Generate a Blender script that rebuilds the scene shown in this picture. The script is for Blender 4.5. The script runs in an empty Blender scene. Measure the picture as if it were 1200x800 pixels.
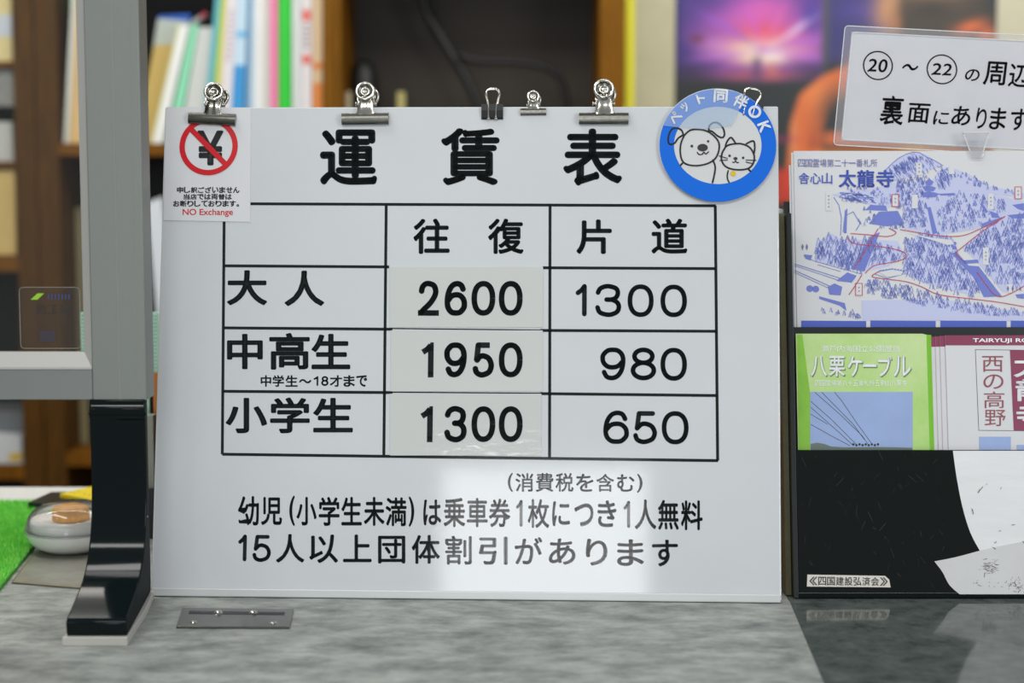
import bpy, math, random
import numpy as np
from mathutils import Matrix, Vector
random.seed(7)
SC = bpy.context.scene
COL = SC.collection

# ------------------------------------------------------------------ camera, world, lights, exposure
CAM_H, PITCH, FPX = 0.4002, 0.09672, 2000.0          # metres above the counter top (z = 0), radians, pixels
cam_data = bpy.data.cameras.new('camera')
cam_data.lens, cam_data.sensor_width = 60.0, 36.0
cam_data.clip_start, cam_data.clip_end = 0.05, 60
cam_data.dof.use_dof = True
cam_data.dof.focus_distance = 1.655
cam_data.dof.aperture_fstop = 3.8
cam = bpy.data.objects.new('camera', cam_data)
cam.location = (0, 0, CAM_H)
cam.rotation_euler = (math.pi/2 - PITCH, 0, 0)
COL.objects.link(cam)
SC.camera = cam

world = bpy.data.worlds.new('room_ambience')
SC.world = world
world.use_nodes = True
world.node_tree.nodes['Background'].inputs[0].default_value = (0.94, 0.975, 1.0, 1)
world.node_tree.nodes['Background'].inputs[1].default_value = 0.27

def area(name, loc, look, sx, sy, power, col=(1, 1, 1)):
    l = bpy.data.lights.new(name, 'AREA')
    l.shape = 'RECTANGLE'; l.size = sx; l.size_y = sy; l.energy = power; l.color = col
    o = bpy.data.objects.new(name, l)
    o.location = loc
    d = Vector(look) - Vector(loc)
    o.rotation_euler = d.to_track_quat('-Z', 'Y').to_euler()
    COL.objects.link(o)
    return o
# daylight through the shop's entrance door behind the photographer
area('entrance_daylight', (-0.36, -4.0, 0.20), (-0.36, 0, 0.20), 0.88, 2.36, 48, (0.97, 0.99, 1.0))
# fill lights added out of view left and right, brightening the board's left
area('added_side_fill', (-2.6, -0.9, 1.0), (-0.3, 1.7, 0.1), 1.6, 1.2, 10, (0.97, 0.99, 1.0))
area('added_side_fill', (2.5, -1.1, 0.9), (-0.4, 1.6, 0.1), 1.2, 1.2, 34, (0.97, 0.99, 1.0))
# ceiling lamps of the office
area('ceiling_lamp', (-1.0, 1.7, 1.75), (-0.95, 1.75, 0), 1.3, 0.22, 16, (1.0, 0.99, 0.96))
area('ceiling_lamp', (-0.35, 0.1, 1.75), (-0.35, 0.15, 0), 1.3, 0.22, 20, (1.0, 0.99, 0.96))
area('ceiling_lamp', (1.1, 0.3, 1.75), (1.1, 0.35, 0), 1.3, 0.22, 10, (1.0, 0.99, 0.96))
area('ceiling_lamp', (-0.6, 2.7, 1.75), (-0.6, 3.3, 0.4), 2.4, 0.3, 26, (1.0, 0.97, 0.9))
area('ceiling_lamp', (1.3, 2.9, 1.75), (1.3, 3.6, 0.6), 1.2, 0.3, 20, (1.0, 0.97, 0.9))

SC.view_settings.view_transform = 'Standard'
SC.view_settings.look = 'None'
SC.view_settings.exposure = 0.0
SC.view_settings.gamma = 1.0
SC.view_settings.use_curve_mapping = False

# ------------------------------------------------------------------ geometry of the view, used to measure sizes
CP, SP = math.cos(PITCH), math.sin(PITCH)
def ray(px, py):
    a, b = (px-600)/FPX, (400-py)/FPX
    return np.array([a, CP + b*SP, -SP + b*CP])
CAMP = np.array([0, 0, CAM_H])

class Frame:
    """a plane with its own axes: u right, v up, w towards the viewer"""
    def __init__(s, O, yaw=0.0, lean=0.0):
        s.O = np.array(O, float)
        s.ex = np.array([math.cos(yaw), math.sin(yaw), 0])
        n = np.array([-math.sin(yaw), math.cos(yaw), 0])
        s.ey = math.cos(lean)*np.array([0, 0, 1.0]) + math.sin(lean)*n
        s.ez = np.cross(s.ex, s.ey)
    def at(s, px, py, w=0.0):
        d = ray(px, py)
        t = np.dot(s.O + w*s.ez - CAMP, s.ez)/np.dot(d, s.ez)
        P = CAMP + t*d - s.O
        return (float(np.dot(P, s.ex)), float(np.dot(P, s.ey)))
    def matrix(s):
        m = Matrix.Identity(4)
        for i in range(3):
            m[i][0], m[i][1], m[i][2], m[i][3] = s.ex[i], s.ey[i], s.ez[i], s.O[i]
        return m
def ground(px, py, z=0.0):
    d = ray(px, py); t = (z-CAM_H)/d[2]
    return (float(t*d[0]), float(t*d[1]))
def xz(px, py, Y):
    d = ray(px, py); t = Y/d[1]
    return float(t*d[0]), float(CAM_H + t*d[2])

# ------------------------------------------------------------------ materials
def lin(c):
    c = c/255.0
    return c/12.92 if c <= 0.04045 else ((c+0.055)/1.055)**2.4
def rgb(r, g, b): return (lin(r), lin(g), lin(b), 1)
def mat(name, col, rough=0.5, metal=0.0, spec=0.5, coat=0.0, var=0.0, vscale=20, stretch=(1, 1, 1), bump=0.0, bscale=200, col2=None, coat_rough=0.03, sub=0.0):
    m = bpy.data.materials.new(name); m.use_nodes = True
    nt = m.node_tree; b = nt.nodes['Principled BSDF']
    c = rgb(*col)
    b.inputs['Base Color'].default_value = c
    b.inputs['Roughness'].default_value = rough
    b.inputs['Metallic'].default_value = metal
    b.inputs['Specular IOR Level'].default_value = spec
    b.inputs['Coat Weight'].default_value = coat
    b.inputs['Coat Roughness'].default_value = coat_rough
    if var or bump:
        tc = nt.nodes.new('ShaderNodeTexCoord'); mp = nt.nodes.new('ShaderNodeMapping')
        mp.inputs['Scale'].default_value = stretch
        nt.links.new(tc.outputs['Object'], mp.inputs['Vector'])
    if var:
        n = nt.nodes.new('ShaderNodeTexNoise'); n.inputs['Scale'].default_value = vscale
        n.inputs['Detail'].default_value = 9; n.inputs['Roughness'].default_value = 0.68
        nt.links.new(mp.outputs[0], n.inputs['Vector'])
        r = nt.nodes.new('ShaderNodeValToRGB')
        c2 = rgb(*col2) if col2 else tuple(min(1, x*(1-var)) for x in c[:3])+(1,)
        r.color_ramp.elements[0].position = 0.32; r.color_ramp.elements[1].position = 0.68
        r.color_ramp.elements[0].color = c2; r.color_ramp.elements[1].color = c
        nt.links.new(n.outputs['Fac'], r.inputs[0]); nt.links.new(r.outputs[0], b.inputs['Base Color'])
    if bump:
        n = nt.nodes.new('ShaderNodeTexNoise'); n.inputs['Scale'].default_value = bscale
        nt.links.new(mp.outputs[0], n.inputs['Vector'])
        bp = nt.nodes.new('ShaderNodeBump'); bp.inputs['Strength'].default_value = bump; bp.inputs['Distance'].default_value = 0.001
        nt.links.new(n.outputs['Fac'], bp.inputs['Height']); nt.links.new(bp.outputs[0], b.inputs['Normal'])
    return m
def clear(name, tint=(1, 1, 1), body=(200, 200, 200), body_amt=0.1, rough=0.03, ior=1.45):
    """thin clear plastic: lets light through, a little body colour, real Fresnel reflection"""
    m = bpy.data.materials.new(name); m.use_nodes = True
    nt = m.node_tree; nt.nodes.clear()
    out = nt.nodes.new('ShaderNodeOutputMaterial')
    tr = nt.nodes.new('ShaderNodeBsdfTransparent'); tr.inputs[0].default_value = (*tint, 1)
    df = nt.nodes.new('ShaderNodeBsdfDiffuse'); df.inputs[0].default_value = rgb(*body)
    gl = nt.nodes.new('ShaderNodeBsdfGlossy'); gl.inputs['Roughness'].default_value = rough
    fr = nt.nodes.new('ShaderNodeFresnel'); fr.inputs[0].default_value = ior
    m1 = nt.nodes.new('ShaderNodeMixShader'); m1.inputs[0].default_value = body_amt
    m2 = nt.nodes.new('ShaderNodeMixShader')
    nt.links.new(tr.outputs[0], m1.inputs[1]); nt.links.new(df.outputs[0], m1.inputs[2])
    nt.links.new(fr.outputs[0], m2.inputs[0]); nt.links.new(m1.outputs[0], m2.inputs[1]); nt.links.new(gl.outputs[0], m2.inputs[2])
    nt.links.new(m2.outputs[0], out.inputs[0])
    return m
def wood(name, a, b_):
    return mat(name, a, 0.55, spec=0.12, var=1, vscale=9, stretch=(14, 14, 1), col2=b_)

M = {}
M['board'] = mat('board_white', (201, 205, 209), 0.06, spec=0.5, var=0.03, vscale=12)
M['ink'] = mat('ink_black', (20, 28, 29), 0.06, spec=0.5)
M['ink_dull'] = mat('ink_black_matt', (24, 30, 32), 0.5)
M['lip'] = mat('board_lip', (192, 196, 197), 0.25)
M['film'] = mat('price_film', (194, 198, 196), 0.16, spec=0.5, bump=0.03, bscale=60)
M['film_wavy'] = mat('price_film_wavy', (194, 198, 196), 0.07, spec=0.5, bump=0.14, bscale=70, stretch=(1, 1.6, 1))
M['paper'] = mat('paper_white', (206, 208, 212), 0.45)
M['red'] = mat('print_red', (196, 22, 34), 0.3)
M['blue'] = mat('print_blue', (0, 100, 210), 0.3, spec=0.3)
M['discwhite'] = mat('disc_white', (202, 204, 205), 0.2)
M['white_ink'] = mat('white_ink', (232, 236, 240), 0.4)
M['yellow'] = mat('bell_yellow', (210, 180, 30), 0.3)
M['steel'] = mat('nickel_steel', (200, 198, 190), 0.13, metal=1.0)
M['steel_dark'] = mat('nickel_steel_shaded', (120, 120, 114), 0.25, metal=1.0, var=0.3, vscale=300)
M['black_metal'] = mat('black_enamel', (14, 21, 23), 0.4, spec=0.3)
M['alu'] = mat('brushed_aluminium', (124, 129, 124), 0.42, metal=0.4, var=0.08, vscale=60, stretch=(40, 40, 1))
M['alu_h'] = mat('brushed_aluminium_rail', (124, 129, 127), 0.42, metal=0.4, var=0.08, vscale=60, stretch=(1, 40, 40))
M['alu_light'] = mat('aluminium_bead', (172, 172, 168), 0.45, metal=0.15)
M['groove'] = mat('groove_grey', (128, 130, 131), 0.5)
M['blackgloss'] = mat('black_gloss_plastic', (15, 22, 23), 0.09, spec=0.14)
M['black_side'] = mat('black_matt_plastic', (15, 22, 23), 0.65, spec=0.1)
M['pad'] = mat('grey_pad', (176, 174, 168), 0.6)
M['counter'] = mat('mottled_laminate', (174, 178, 173), 0.5, spec=0.3, var=1, vscale=20, stretch=(1, 1.6, 1), col2=(98, 103, 101), bump=0.12, bscale=500)
M['counter_side'] = mat('counter_side', (92, 92, 90), 0.5)
M['slate'] = mat('dark_gloss_sheet', (96, 103, 101), 0.09, spec=0.12, var=1, vscale=40, col2=(58, 65, 63))
M['pane'] = clear('clear_acrylic', (0.96, 0.97, 0.96), (200, 200, 205), 0.004)
M['sticker'] = clear('clear_sticker', (0.9, 0.9, 0.9), (150, 150, 140), 0.02, 0.25, 1.3)
M['rimline'] = mat('sticker_rim', (150, 150, 142), 0.4)
M['case'] = clear('clear_card_case', (0.995, 0.995, 1), (225, 225, 230), 0.0, 0.03, 1.2)
M['case_rim'] = clear('clear_case_rim', (0.93, 0.94, 0.95), (225, 225, 230), 0.2, 0.06)
M['dome'] = clear('clear_dome', (1, 1, 1), (240, 242, 242), 0.05, 0.02, 1.35)
M['tape'] = clear('clear_tape', (1, 1, 1), (190, 220, 250), 0.2, 0.15, 1.25)  # pale body colour stands for the gloss on the tape
M['smoke'] = clear('smoked_acrylic', (0.085, 0.105, 0.105), (20, 30, 28), 0.45, 0.05, 1.5)
M['rackblack'] = mat('rack_black', (20, 28, 28), 0.3)
M['rackolive'] = mat('rack_side', (88, 84, 52), 0.5, var=0.3, vscale=60)
M['wood'] = wood('dark_walnut', (94, 62, 20), (60, 39, 12))
M['wood_light'] = wood('warm_wood_edge', (126, 80, 16), (94, 58, 10))
M['wood_or'] = wood('orange_wood', (128, 84, 12), (100, 62, 6))
M['cabback'] = mat('cabinet_back', (44, 36, 26), 0.6, var=0.3, vscale=4)
M['dark'] = mat('dark_interior', (30, 34, 34), 0.7)
M['cable'] = mat('black_cable', (16, 19, 20), 0.5)
M['wall'] = mat('cream_plaster', (206, 201, 176), 0.8, var=0.1, vscale=14, bump=0.1, bscale=80)
M['floor'] = mat('floor_vinyl', (120, 116, 108), 0.5, var=0.2, vscale=5)
M['turf'] = mat('turf_green', (170, 246, 116), 0.6, var=1, vscale=60, col2=(112, 220, 82))
M['turfbase'] = mat('turf_backing', (70, 160, 60), 0.9)
M['orange'] = mat('orange_print', (226, 164, 74), 0.5, var=0.4, vscale=120)
M['yellow_box'] = mat('yellow_plastic', (222, 196, 24), 0.45)
M['bowl'] = mat('white_bowl', (244, 244, 242), 0.15, coat=0.4)
M['sheet'] = mat('clear_mat_dull', (140, 138, 128), 0.25, spec=0.5, var=0.25, vscale=30)
M['sheetedge'] = mat('mat_aged_edge', (120, 96, 54), 0.4)
M['maroon'] = mat('print_maroon', (132, 52, 82), 0.35)
M['maroontext'] = mat('print_rose', (140, 72, 84), 0.4)
M['greenpaper'] = None
M['mapblue'] = mat('map_ink_blue', (112, 126, 198), 0.5)
M['mapmid'] = mat('map_wash_mid', (104, 118, 196), 0.5)
M['mapwash'] = mat('map_wash_pale', (186, 192, 224), 0.5)
M['mapred'] = mat('map_route_red', (190, 66, 84), 0.5)
M['mapviolet'] = mat('map_violet', (100, 100, 160), 0.5)
M['mapbold'] = mat('map_bold_blue', (66, 90, 186), 0.5)
M['reflectwhite'] = mat('white_reflection', (228, 230, 232), 0.3, var=0.14, vscale=7, stretch=(0.5, 3, 1))  # bright reflection on the rack front, put into the colour
M['skyprint'] = mat('sky_print', (150, 172, 216), 0.35, var=0.12, vscale=20)
M['hillprint'] = mat('hill_print', (96, 112, 104), 0.5)
M['plain'] = {}
def plain(r, g, b, rough=0.5):
    k = (r, g, b, rough)
    if k not in M['plain']:
        M['plain'][k] = mat('coloured_card', (r, g, b), rough, var=0.06, vscale=30)
    return M['plain'][k]
def attr_mat(name, rough=0.4):
    m = bpy.data.materials.new(name); m.use_nodes = True
    nt = m.node_tree; b = nt.nodes['Principled BSDF']; b.inputs['Roughness'].default_value = rough
    a = nt.nodes.new('ShaderNodeAttribute'); a.attribute_name = 'print'
    nt.links.new(a.outputs['Color'], b.inputs['Base Color'])
    return m

# ------------------------------------------------------------------ mesh builder
class MB:
    def __init__(s): s.v = []; s.f = []
    def add(s, vs, fs):
        n = len(s.v); s.v += [tuple(v) for v in vs]; s.f += [tuple(i+n for i in f) for f in fs]; return s
    def box(s, x0, x1, y0, y1, z0, z1):
        vs = [(x, y, z) for z in (z0, z1) for y in (y0, y1) for x in (x0, x1)]
        return s.add(vs, [(0, 2, 3, 1), (4, 5, 7, 6), (0, 1, 5, 4), (2, 6, 7, 3), (0, 4, 6, 2), (1, 3, 7, 5)])
    def loft(s, A, B, cap=True):
        n = len(A)
        fs = [(i, (i+1) % n, n+(i+1) % n, n+i) for i in range(n)]
        if cap: fs += [tuple(range(n))[::-1], tuple(range(n, 2*n))]
        return s.add(list(A)+list(B), fs)
    def prism(s, poly, z0, z1):
        return s.loft([(x, y, z0) for x, y in poly], [(x, y, z1) for x, y in poly])
    def prism_x(s, poly, x0, x1):
        return s.loft([(x0, y, z) for y, z in poly], [(x1, y, z) for y, z in poly])
    def face(s, poly, z): return s.add([(x, y, z) for x, y in poly], [tuple(range(len(poly)))])
    def lathe(s, prof, c=(0, 0, 0), n=32, axis='z'):
        k = len(prof); vs = []
        for i in range(n):
            a = 2*math.pi*i/n
            for r, h in prof:
                p = (r*math.cos(a), r*math.sin(a), h)
                if axis == 'x': p = (h, p[0], p[1])
                vs.append((p[0]+c[0], p[1]+c[1], p[2]+c[2]))
        fs = [(i*k+j, ((i+1) % n)*k+j, ((i+1) % n)*k+j+1, i*k+j+1) for i in range(n) for j in range(k-1)]
        return s.add(vs, fs)
    def tube(s, pts, r, n=8, closed=False):
        P = [Vector(p) for p in pts]; k = len(P); rings = []
        prev = None
        for i in range(k):
            a = P[(i-1) % k] if (closed or i > 0) else P[i]
            b = P[(i+1) % k] if (closed or i < k-1) else P[i]
            t = (b-a).normalized()
            if prev is None:
                u = t.orthogonal().normalized()
            else:
                u = (prev - t*prev.dot(t)).normalized()
            prev = u; w = t.cross(u)
            rings.append([tuple(P[i] + r*(math.cos(2*math.pi*j/n)*u + math.sin(2*math.pi*j/n)*w)) for j in range(n)])
        vs = [p for R in rings for p in R]
        m = k if closed else k-1
        fs = [(i*n+j, i*n+(j+1) % n, ((i+1) % k)*n+(j+1) % n, ((i+1) % k)*n+j) for i in range(m) for j in range(n)]
        if not closed: fs += [tuple(range(n))[::-1], tuple(range((k-1)*n, k*n))]
        return s.add(vs, fs)
    def stroke(s, pts, w, z, caps=True, closed=False):
        h = w/2; P = list(pts)
        if closed: P = P+[P[0]]
        for (x0, y0), (x1, y1) in zip(P, P[1:]):
            d = math.hypot(x1-x0, y1-y0)
            if d < 1e-9: continue
            nx, ny = -(y1-y0)/d*h, (x1-x0)/d*h
            s.add([(x0-nx, y0-ny, z), (x1-nx, y1-ny, z), (x1+nx, y1+ny, z), (x0+nx, y0+ny, z)], [(0, 1, 2, 3)])
        if caps:
            for x, y in P: s.disc(x, y, h, z, 10)
        return s
    def disc(s, x, y, r, z, n=24, ry=None):
        ry = ry or r
        return s.add([(x+r*math.cos(2*math.pi*i/n), y+ry*math.sin(2*math.pi*i/n), z) for i in range(n)], [tuple(range(n))])
    def ring(s, x, y, r0, r1, z, n=64, ry0=None, ry1=None):
        ry0 = ry0 or r0; ry1 = ry1 or r1
        vs = []
        for i in range(n):
            a = 2*math.pi*i/n
            vs += [(x+r0*math.cos(a), y+ry0*math.sin(a), z), (x+r1*math.cos(a), y+ry1*math.sin(a), z)]
        return s.add(vs, [(2*i, 2*i+1, 2*((i+1) % n)+1, 2*((i+1) % n)) for i in range(n)])
def smooth_pts(P, k=6, closed=False):
    n = len(P); out = []
    g = lambda i: P[i % n] if closed else P[max(0, min(n-1, i))]
    for i in range(n if closed else n-1):
        p0, p1, p2, p3 = g(i-1), g(i), g(i+1), g(i+2)
        for j in range(k):
            t = j/k
            out.append(tuple(0.5*((2*b)+(-a+c)*t+(2*a-5*b+4*c-d)*t*t+(-a+3*b-3*c+d)*t**3) for a, b, c, d in zip(p0, p1, p2, p3)))
    if not closed: out.append(tuple(P[-1]))
    return out

def tag(o, label=None, cat=None, group=None, kind=None):
    if label: o['label'] = label
    if cat: o['category'] = cat
    if group: o['group'] = group
    if kind: o['kind'] = kind
    return o
def obj(name, mb, m, parent=None, smooth=False, bevel=0, seg=2, loc=None):
    me = bpy.data.meshes.new(name)
    me.from_pydata(mb.v, [], mb.f); me.update()
    me.materials.append(m)
    o = bpy.data.objects.new(name, me); COL.objects.link(o)
    if parent: o.parent = parent
    if loc: o.location = loc
    if smooth:
        for p in me.polygons: p.use_smooth = True
    if bevel:
        b = o.modifiers.new('soft_edge', 'BEVEL'); b.width = bevel; b.segments = seg; b.limit_method = 'ANGLE'; b.angle_limit = 0.7
    return o
def thing(name, label, cat, loc=(0, 0, 0), matrix=None, group=None):
    o = bpy.data.objects.new(name, None); o.empty_display_size = 0.02; COL.objects.link(o)
    if matrix is not None: o.matrix_world = matrix
    else: o.location = loc
    return tag(o, label, cat, group)
def local(mb, c):
    mb.v = [(x-c[0], y-c[1], z-c[2]) for x, y, z in mb.v]; return mb

# ------------------------------------------------------------------ lettering
_g = {}
_fc = bpy.data.curves.new('letter_source', 'FONT'); _fc.resolution_u = 5; _fc.size = 1
_fo = bpy.data.objects.new('letter_source', _fc); COL.objects.link(_fo)
def glyph(ch, off, rr):
    k = (ch, off, rr)
    if k in _g: return _g[k]
    _fc.body = ch; _fc.offset = off
    bpy.context.view_layer.update()
    me = _fo.to_mesh()
    V = [(v.co.x, v.co.y) for v in me.vertices]
    F = [tuple(p.vertices) for p in me.polygons]
    cnt = {}
    for f in F:
        for i in range(len(f)):
            e = tuple(sorted((f[i], f[(i+1) % len(f)]))); cnt[e] = cnt.get(e, 0)+1
    edges = [e for e, c in cnt.items() if c == 1]
    _fo.to_mesh_clear()
    if rr > 0:
        N = 8; seen = set()
        for a, b in edges:
            (x0, y0), (x1, y1) = V[a], V[b]
            d = math.hypot(x1-x0, y1-y0)
            if d > 1e-6:
                nx, ny = -(y1-y0)/d*rr, (x1-x0)/d*rr
                n = len(V); V += [(x0-nx, y0-ny), (x1-nx, y1-ny), (x1+nx, y1+ny), (x0+nx, y0+ny)]; F.append((n, n+1, n+2, n+3))
            for q in (a, b):
                kx = (round(V[q][0], 3), round(V[q][1], 3))
                if kx in seen: continue
                seen.add(kx); n = len(V); x, y = V[q]
                V += [(x+rr*math.cos(2*math.pi*i/N), y+rr*math.sin(2*math.pi*i/N)) for i in range(N)]
                F.append(tuple(range(n, n+N)))
    xs = [p[0] for p in V]; ys = [p[1] for p in V]
    _g[k] = (V, F, (min(xs), min(ys), max(xs), max(ys)))
    return _g[k]
def put(mb, ch, corners, z, off=0.0, rr=0.0, rot=0.0):
    """lay the outline of ch into the rectangle given by its 4 local corners (TL, TR, BR, BL)"""
    V, F, (x0, y0, x1, y1) = glyph(ch, off, rr)
    TL, TR, BR, BL = corners
    c, s = math.cos(rot), math.sin(rot)
    vs = []
    for x, y in V:
        u, v = (x-x0)/max(1e-6, x1-x0), (y-y0)/max(1e-6, y1-y0)
        X = (1-v)*((1-u)*BL[0]+u*BR[0]) + v*((1-u)*TL[0]+u*TR[0])
        Y = (1-v)*((1-u)*BL[1]+u*BR[1]) + v*((1-u)*TL[1]+u*TR[1])
        if rot:
            cx = (TL[0]+BR[0])/2; cy = (TL[1]+BR[1])/2
            X, Y = cx+c*(X-cx)-s*(Y-cy), cy+s*(X-cx)+c*(Y-cy)
        vs.append((X, Y, z))
    mb.add(vs, F)
def rect(fr, x0, x1, y0, y1, z=0.0):
    return [fr.at(x0, y0, z), fr.at(x1, y0, z), fr.at(x1, y1, z), fr.at(x0, y1, z)]
def ell(cx, cy, rx, ry, n=40, e=2.25):
    out = []
    for i in range(n):
        a = 2*math.pi*i/n; c, q_ = math.cos(a), math.sin(a)
        out.append((cx+rx*math.copysign(abs(c)**(2/e), c), cy+ry*math.copysign(abs(q_)**(2/e), q_)))
    return out+[out[0]]
_six = [(.93, .79), (.80, .95), (.55, 1), (.28, .93), (.08, .72), (.0, .42), (.05, .18), (.25, .03), (.5, 0), (.76, .03), (.97, .18), (1, .32), (.95, .46), (.76, .59), (.5, .62), (.24, .57), (.04, .42)]
DIG = {'0': [ell(.5, .5, .5, .5)], '1': [[(0, .76), (.45, .86), (.8, 1)], [(.8, 1), (.8, 0)]],
       '2': [smooth_pts([(.03, .72), (.10, .89), (.3, .99), (.55, 1), (.84, .93), (.96, .75), (.88, .56), (.6, .33), (.2, .12), (0, 0)], 5), [(0, 0), (1, 0)]],
       '3': [smooth_pts([(.02, .78), (.12, .92), (.35, 1), (.6, 1), (.88, .92), (.95, .76), (.86, .6), (.65, .535), (.42, .53)], 5), smooth_pts([(.42, .53), (.7, .52), (.93, .42), (1, .27), (.92, .1), (.65, 0), (.38, 0), (.1, .08), (0, .25)], 5)],
       '5': [[(.9, 1), (.18, 1), (.08, .47)], smooth_pts([(.08, .47), (.3, .61), (.55, .63), (.85, .54), (1, .32), (.88, .1), (.55, 0), (.3, 0), (.08, .08), (0, .22)], 5)],
       '6': [smooth_pts(_six, 5)], '9': [smooth_pts([(1-a, 1-b) for a, b in _six], 5)],
       '8': [ell(.5, .77, .43, .23, e=2), ell(.5, .27, .5, .27, e=2)]}
def digit(mb, fr, ch, x0, x1, y0, y1, z, w, round_ends=True):
    TL, TR, BR, BL = rect(fr, x0, x1, y0, y1, z)
    X0, X1, Y0, Y1 = (TL[0]+BL[0])/2+w/2, (TR[0]+BR[0])/2-w/2, (BL[1]+BR[1])/2+w/2, (TL[1]+TR[1])/2-w/2
    for L in DIG[ch]:
        pts = [(X0+a*(X1-X0), Y0+b*(Y1-Y0)) for a, b in L]
        if round_ends: mb.stroke(pts, w, z)
        else:
            mb.stroke(pts, w, z, caps=False)
            for x, y in pts[1:-1]: mb.disc(x, y, w/2, z, 12)
            if ch in '02568': pass
    if not round_ends:
        if ch in '12':
            mb.add([(X0-w/2 if ch == '2' else X1-.2*(X1-X0)-w/2, Y0-w/2, z), (X1+w/2 if ch == '2' else X1-.2*(X1-X0)+w/2, Y0-w/2, z), (X1+w/2 if ch == '2' else X1-.2*(X1-X0)+w/2, Y0+w/2, z), (X0-w/2 if ch == '2' else X1-.2*(X1-X0)-w/2, Y0+w/2, z)], [(0, 1, 2, 3)])
        if ch == '1':
            xc = X1-.2*(X1-X0); mb.add([(xc-w/2, Y1-.2*(Y1-Y0), z), (xc+w/2, Y1-.2*(Y1-Y0), z), (xc+w/2, Y1+w/2, z), (xc-w*0.1, Y1+w/2, z)], [(0, 1, 2, 3)])
        if ch == '5': mb.disc(X0+.18*(X1-X0), Y1, w/2, z, 12)
def chars(items, fr, z, off, rr, m, parent, w=0.0035):
    for ch, x0, x1, y0, y1 in items:
        mb = MB()
        if ch in '15' and ord(ch) < 128: digit(mb, fr, ch, x0, x1+(2 if ch == '1' else 0), y0, y1, z, w)
        else: put(mb, ch, rect(fr, x0, x1, y0, y1, z), z, off, rr)
        obj('character', mb, m, parent)
def write(mb, fr, items, z, off=0.0, rr=0.0, rot=0.0):
    for ch, x0, x1, y0, y1 in items: put(mb, ch, rect(fr, x0, x1, y0, y1, z), z, off, rr, rot)

# ------------------------------------------------------------------ setting
fl = MB().box(-4, 4, -5, 4.6, -1.03, -1.0)
tag(obj('floor', fl, M['floor']), 'grey vinyl office floor', kind='structure')
YW = 4.30
tag(obj('wall_back', MB().box(-4, 4, YW, YW+0.1, -1.0, 2.2), M['wall']), 'cream plaster wall behind the poster', kind='structure')

# counter
yb = ground(0, 571)[1]
cnt = thing('counter', 'grey mottled laminate service counter carrying the price board', 'counter', (0, 1.6, -1.0))
obj('worktop', local(MB().box(-1.8, 1.9, 1.0, yb, -0.035, 0.0), (0, 1.6, -1.0)), M['counter'], cnt, bevel=0.003)
tag(obj('rear_strip', local(MB().box(-1.8, -0.30, ground(0, 591.5)[1], yb, 0.0001, 0.0006), (0, 1.6, -1.0)), mat('pale_speckle', (214, 214, 210), 0.5, var=0.15, vscale=90), cnt), 'pale speckled strip at the rear edge')
obj('front_panel', local(MB().box(-1.78, 1.88, 1.05, 1.08, -1.0, -0.035), (0, 1.6, -1.0)), M['counter_side'], cnt)
obj('side_panel', local(MB().box(-1.78, -1.75, 1.08, yb-0.05, -1.0, -0.035), (0, 1.6, -1.0)), M['counter_side'], cnt)
obj('side_panel', local(MB().box(1.85, 1.88, 1.08, yb-0.05, -1.0, -0.035), (0, 1.6, -1.0)), M['counter_side'], cnt)

# ------------------------------------------------------------------ price board
BF = Frame((-0.34560, 1.60157, 0.0), -0.0443717, 0.195432)
BH = 0.47637
board = thing('price_board', 'large white plastic fare table board leaning on the counter', 'sign', matrix=BF.matrix())
obj('panel', MB().box(0, 0.6, 0.0018, BH, -0.006, 0), M['board'], board, bevel=0.0014, seg=3)
obj('bottom_lip', MB().box(0.001, 0.599, 0.0004, 0.0082, 0, 0.0022), M['lip'], board, bevel=0.001)
strut = MB().box(0.25, 0.35, 0.003, 0.30, -0.010, -0.006)
obj('rear_brace', strut, M['rackblack'], board)
def P(x, y, z=0.0002): return BF.at(x, y, z)
Z1 = 0.0002
title = [('運', 375, 442, 151.5, 216.5), ('賃', 517, 585.5, 150, 217), ('表', 660, 729, 150.5, 217.5)]
chars(title, BF, Z1, -0.022, 0.047, M['ink'], board)
mb = MB(); lw = 0.0028
for a, b in [((262, 238.5), (839, 241)), ((262.5, 311.3), (456, 312.6)), ((636, 313.6), (839, 314.6)), ((262, 384), (460, 385.6)), ((633, 387), (839.5, 388)),
             ((261.5, 458.3), (460, 459.8)), ((633, 461), (840.5, 463.3)), ((260.5, 532), (841.5, 539.5)),
             ((262.8, 238.5), (260.5, 532)), ((452.6, 239.5), (449.8, 534.5)), ((644.6, 240), (644, 537)), ((838.2, 241), (841, 539.5))]:
    mb.stroke([P(*a), P(*b)], lw, Z1, caps=False)
obj('table_ruling', mb, M['ink'], board)
chars([('往', 484.5, 527, 256, 297.5), ('復', 572, 613.5, 256, 297.5), ('片', 675.5, 717, 257, 297.5), ('道', 763.5, 805.5, 256, 297)], BF, Z1, -0.018, 0.041, M['ink'], board)
chars([('大', 266, 313, 316.5, 357.5), ('人', 333.5, 380, 317, 358.5),
               ('中', 266, 308, 391, 432.5), ('高', 315.5, 363, 390, 433), ('生', 365, 410.5, 391, 432.5),
               ('小', 264.5, 313, 466, 507.5), ('学', 316.5, 363, 465.5, 507.5), ('生', 367, 413.5, 466, 506.5)], BF, Z1, 0.0, 0.027, M['ink'], board)
mb = MB(); xs = [305.5, 319.5, 334.5, 350.5, 366.5, 375.5, 386.5, 402.5, 417.5, 432]
for i, ch in enumerate('中学生〜18才まで'):
    x0, x1 = xs[i], xs[i+1]-1.6
    y0, y1 = 439.5, 453
    if ch == '〜': y0, y1 = 444, 449
    if ch in '18': x0 += 1.5; y0 = 440.5; y1 = 452
    if ch in '18': digit(mb, BF, ch, x0-0.5, x1, y0, y1, Z1, 0.0017)
    else: put(mb, ch, rect(BF, x0, x1, y0, y1), Z1, 0.0, 0.026)
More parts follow.
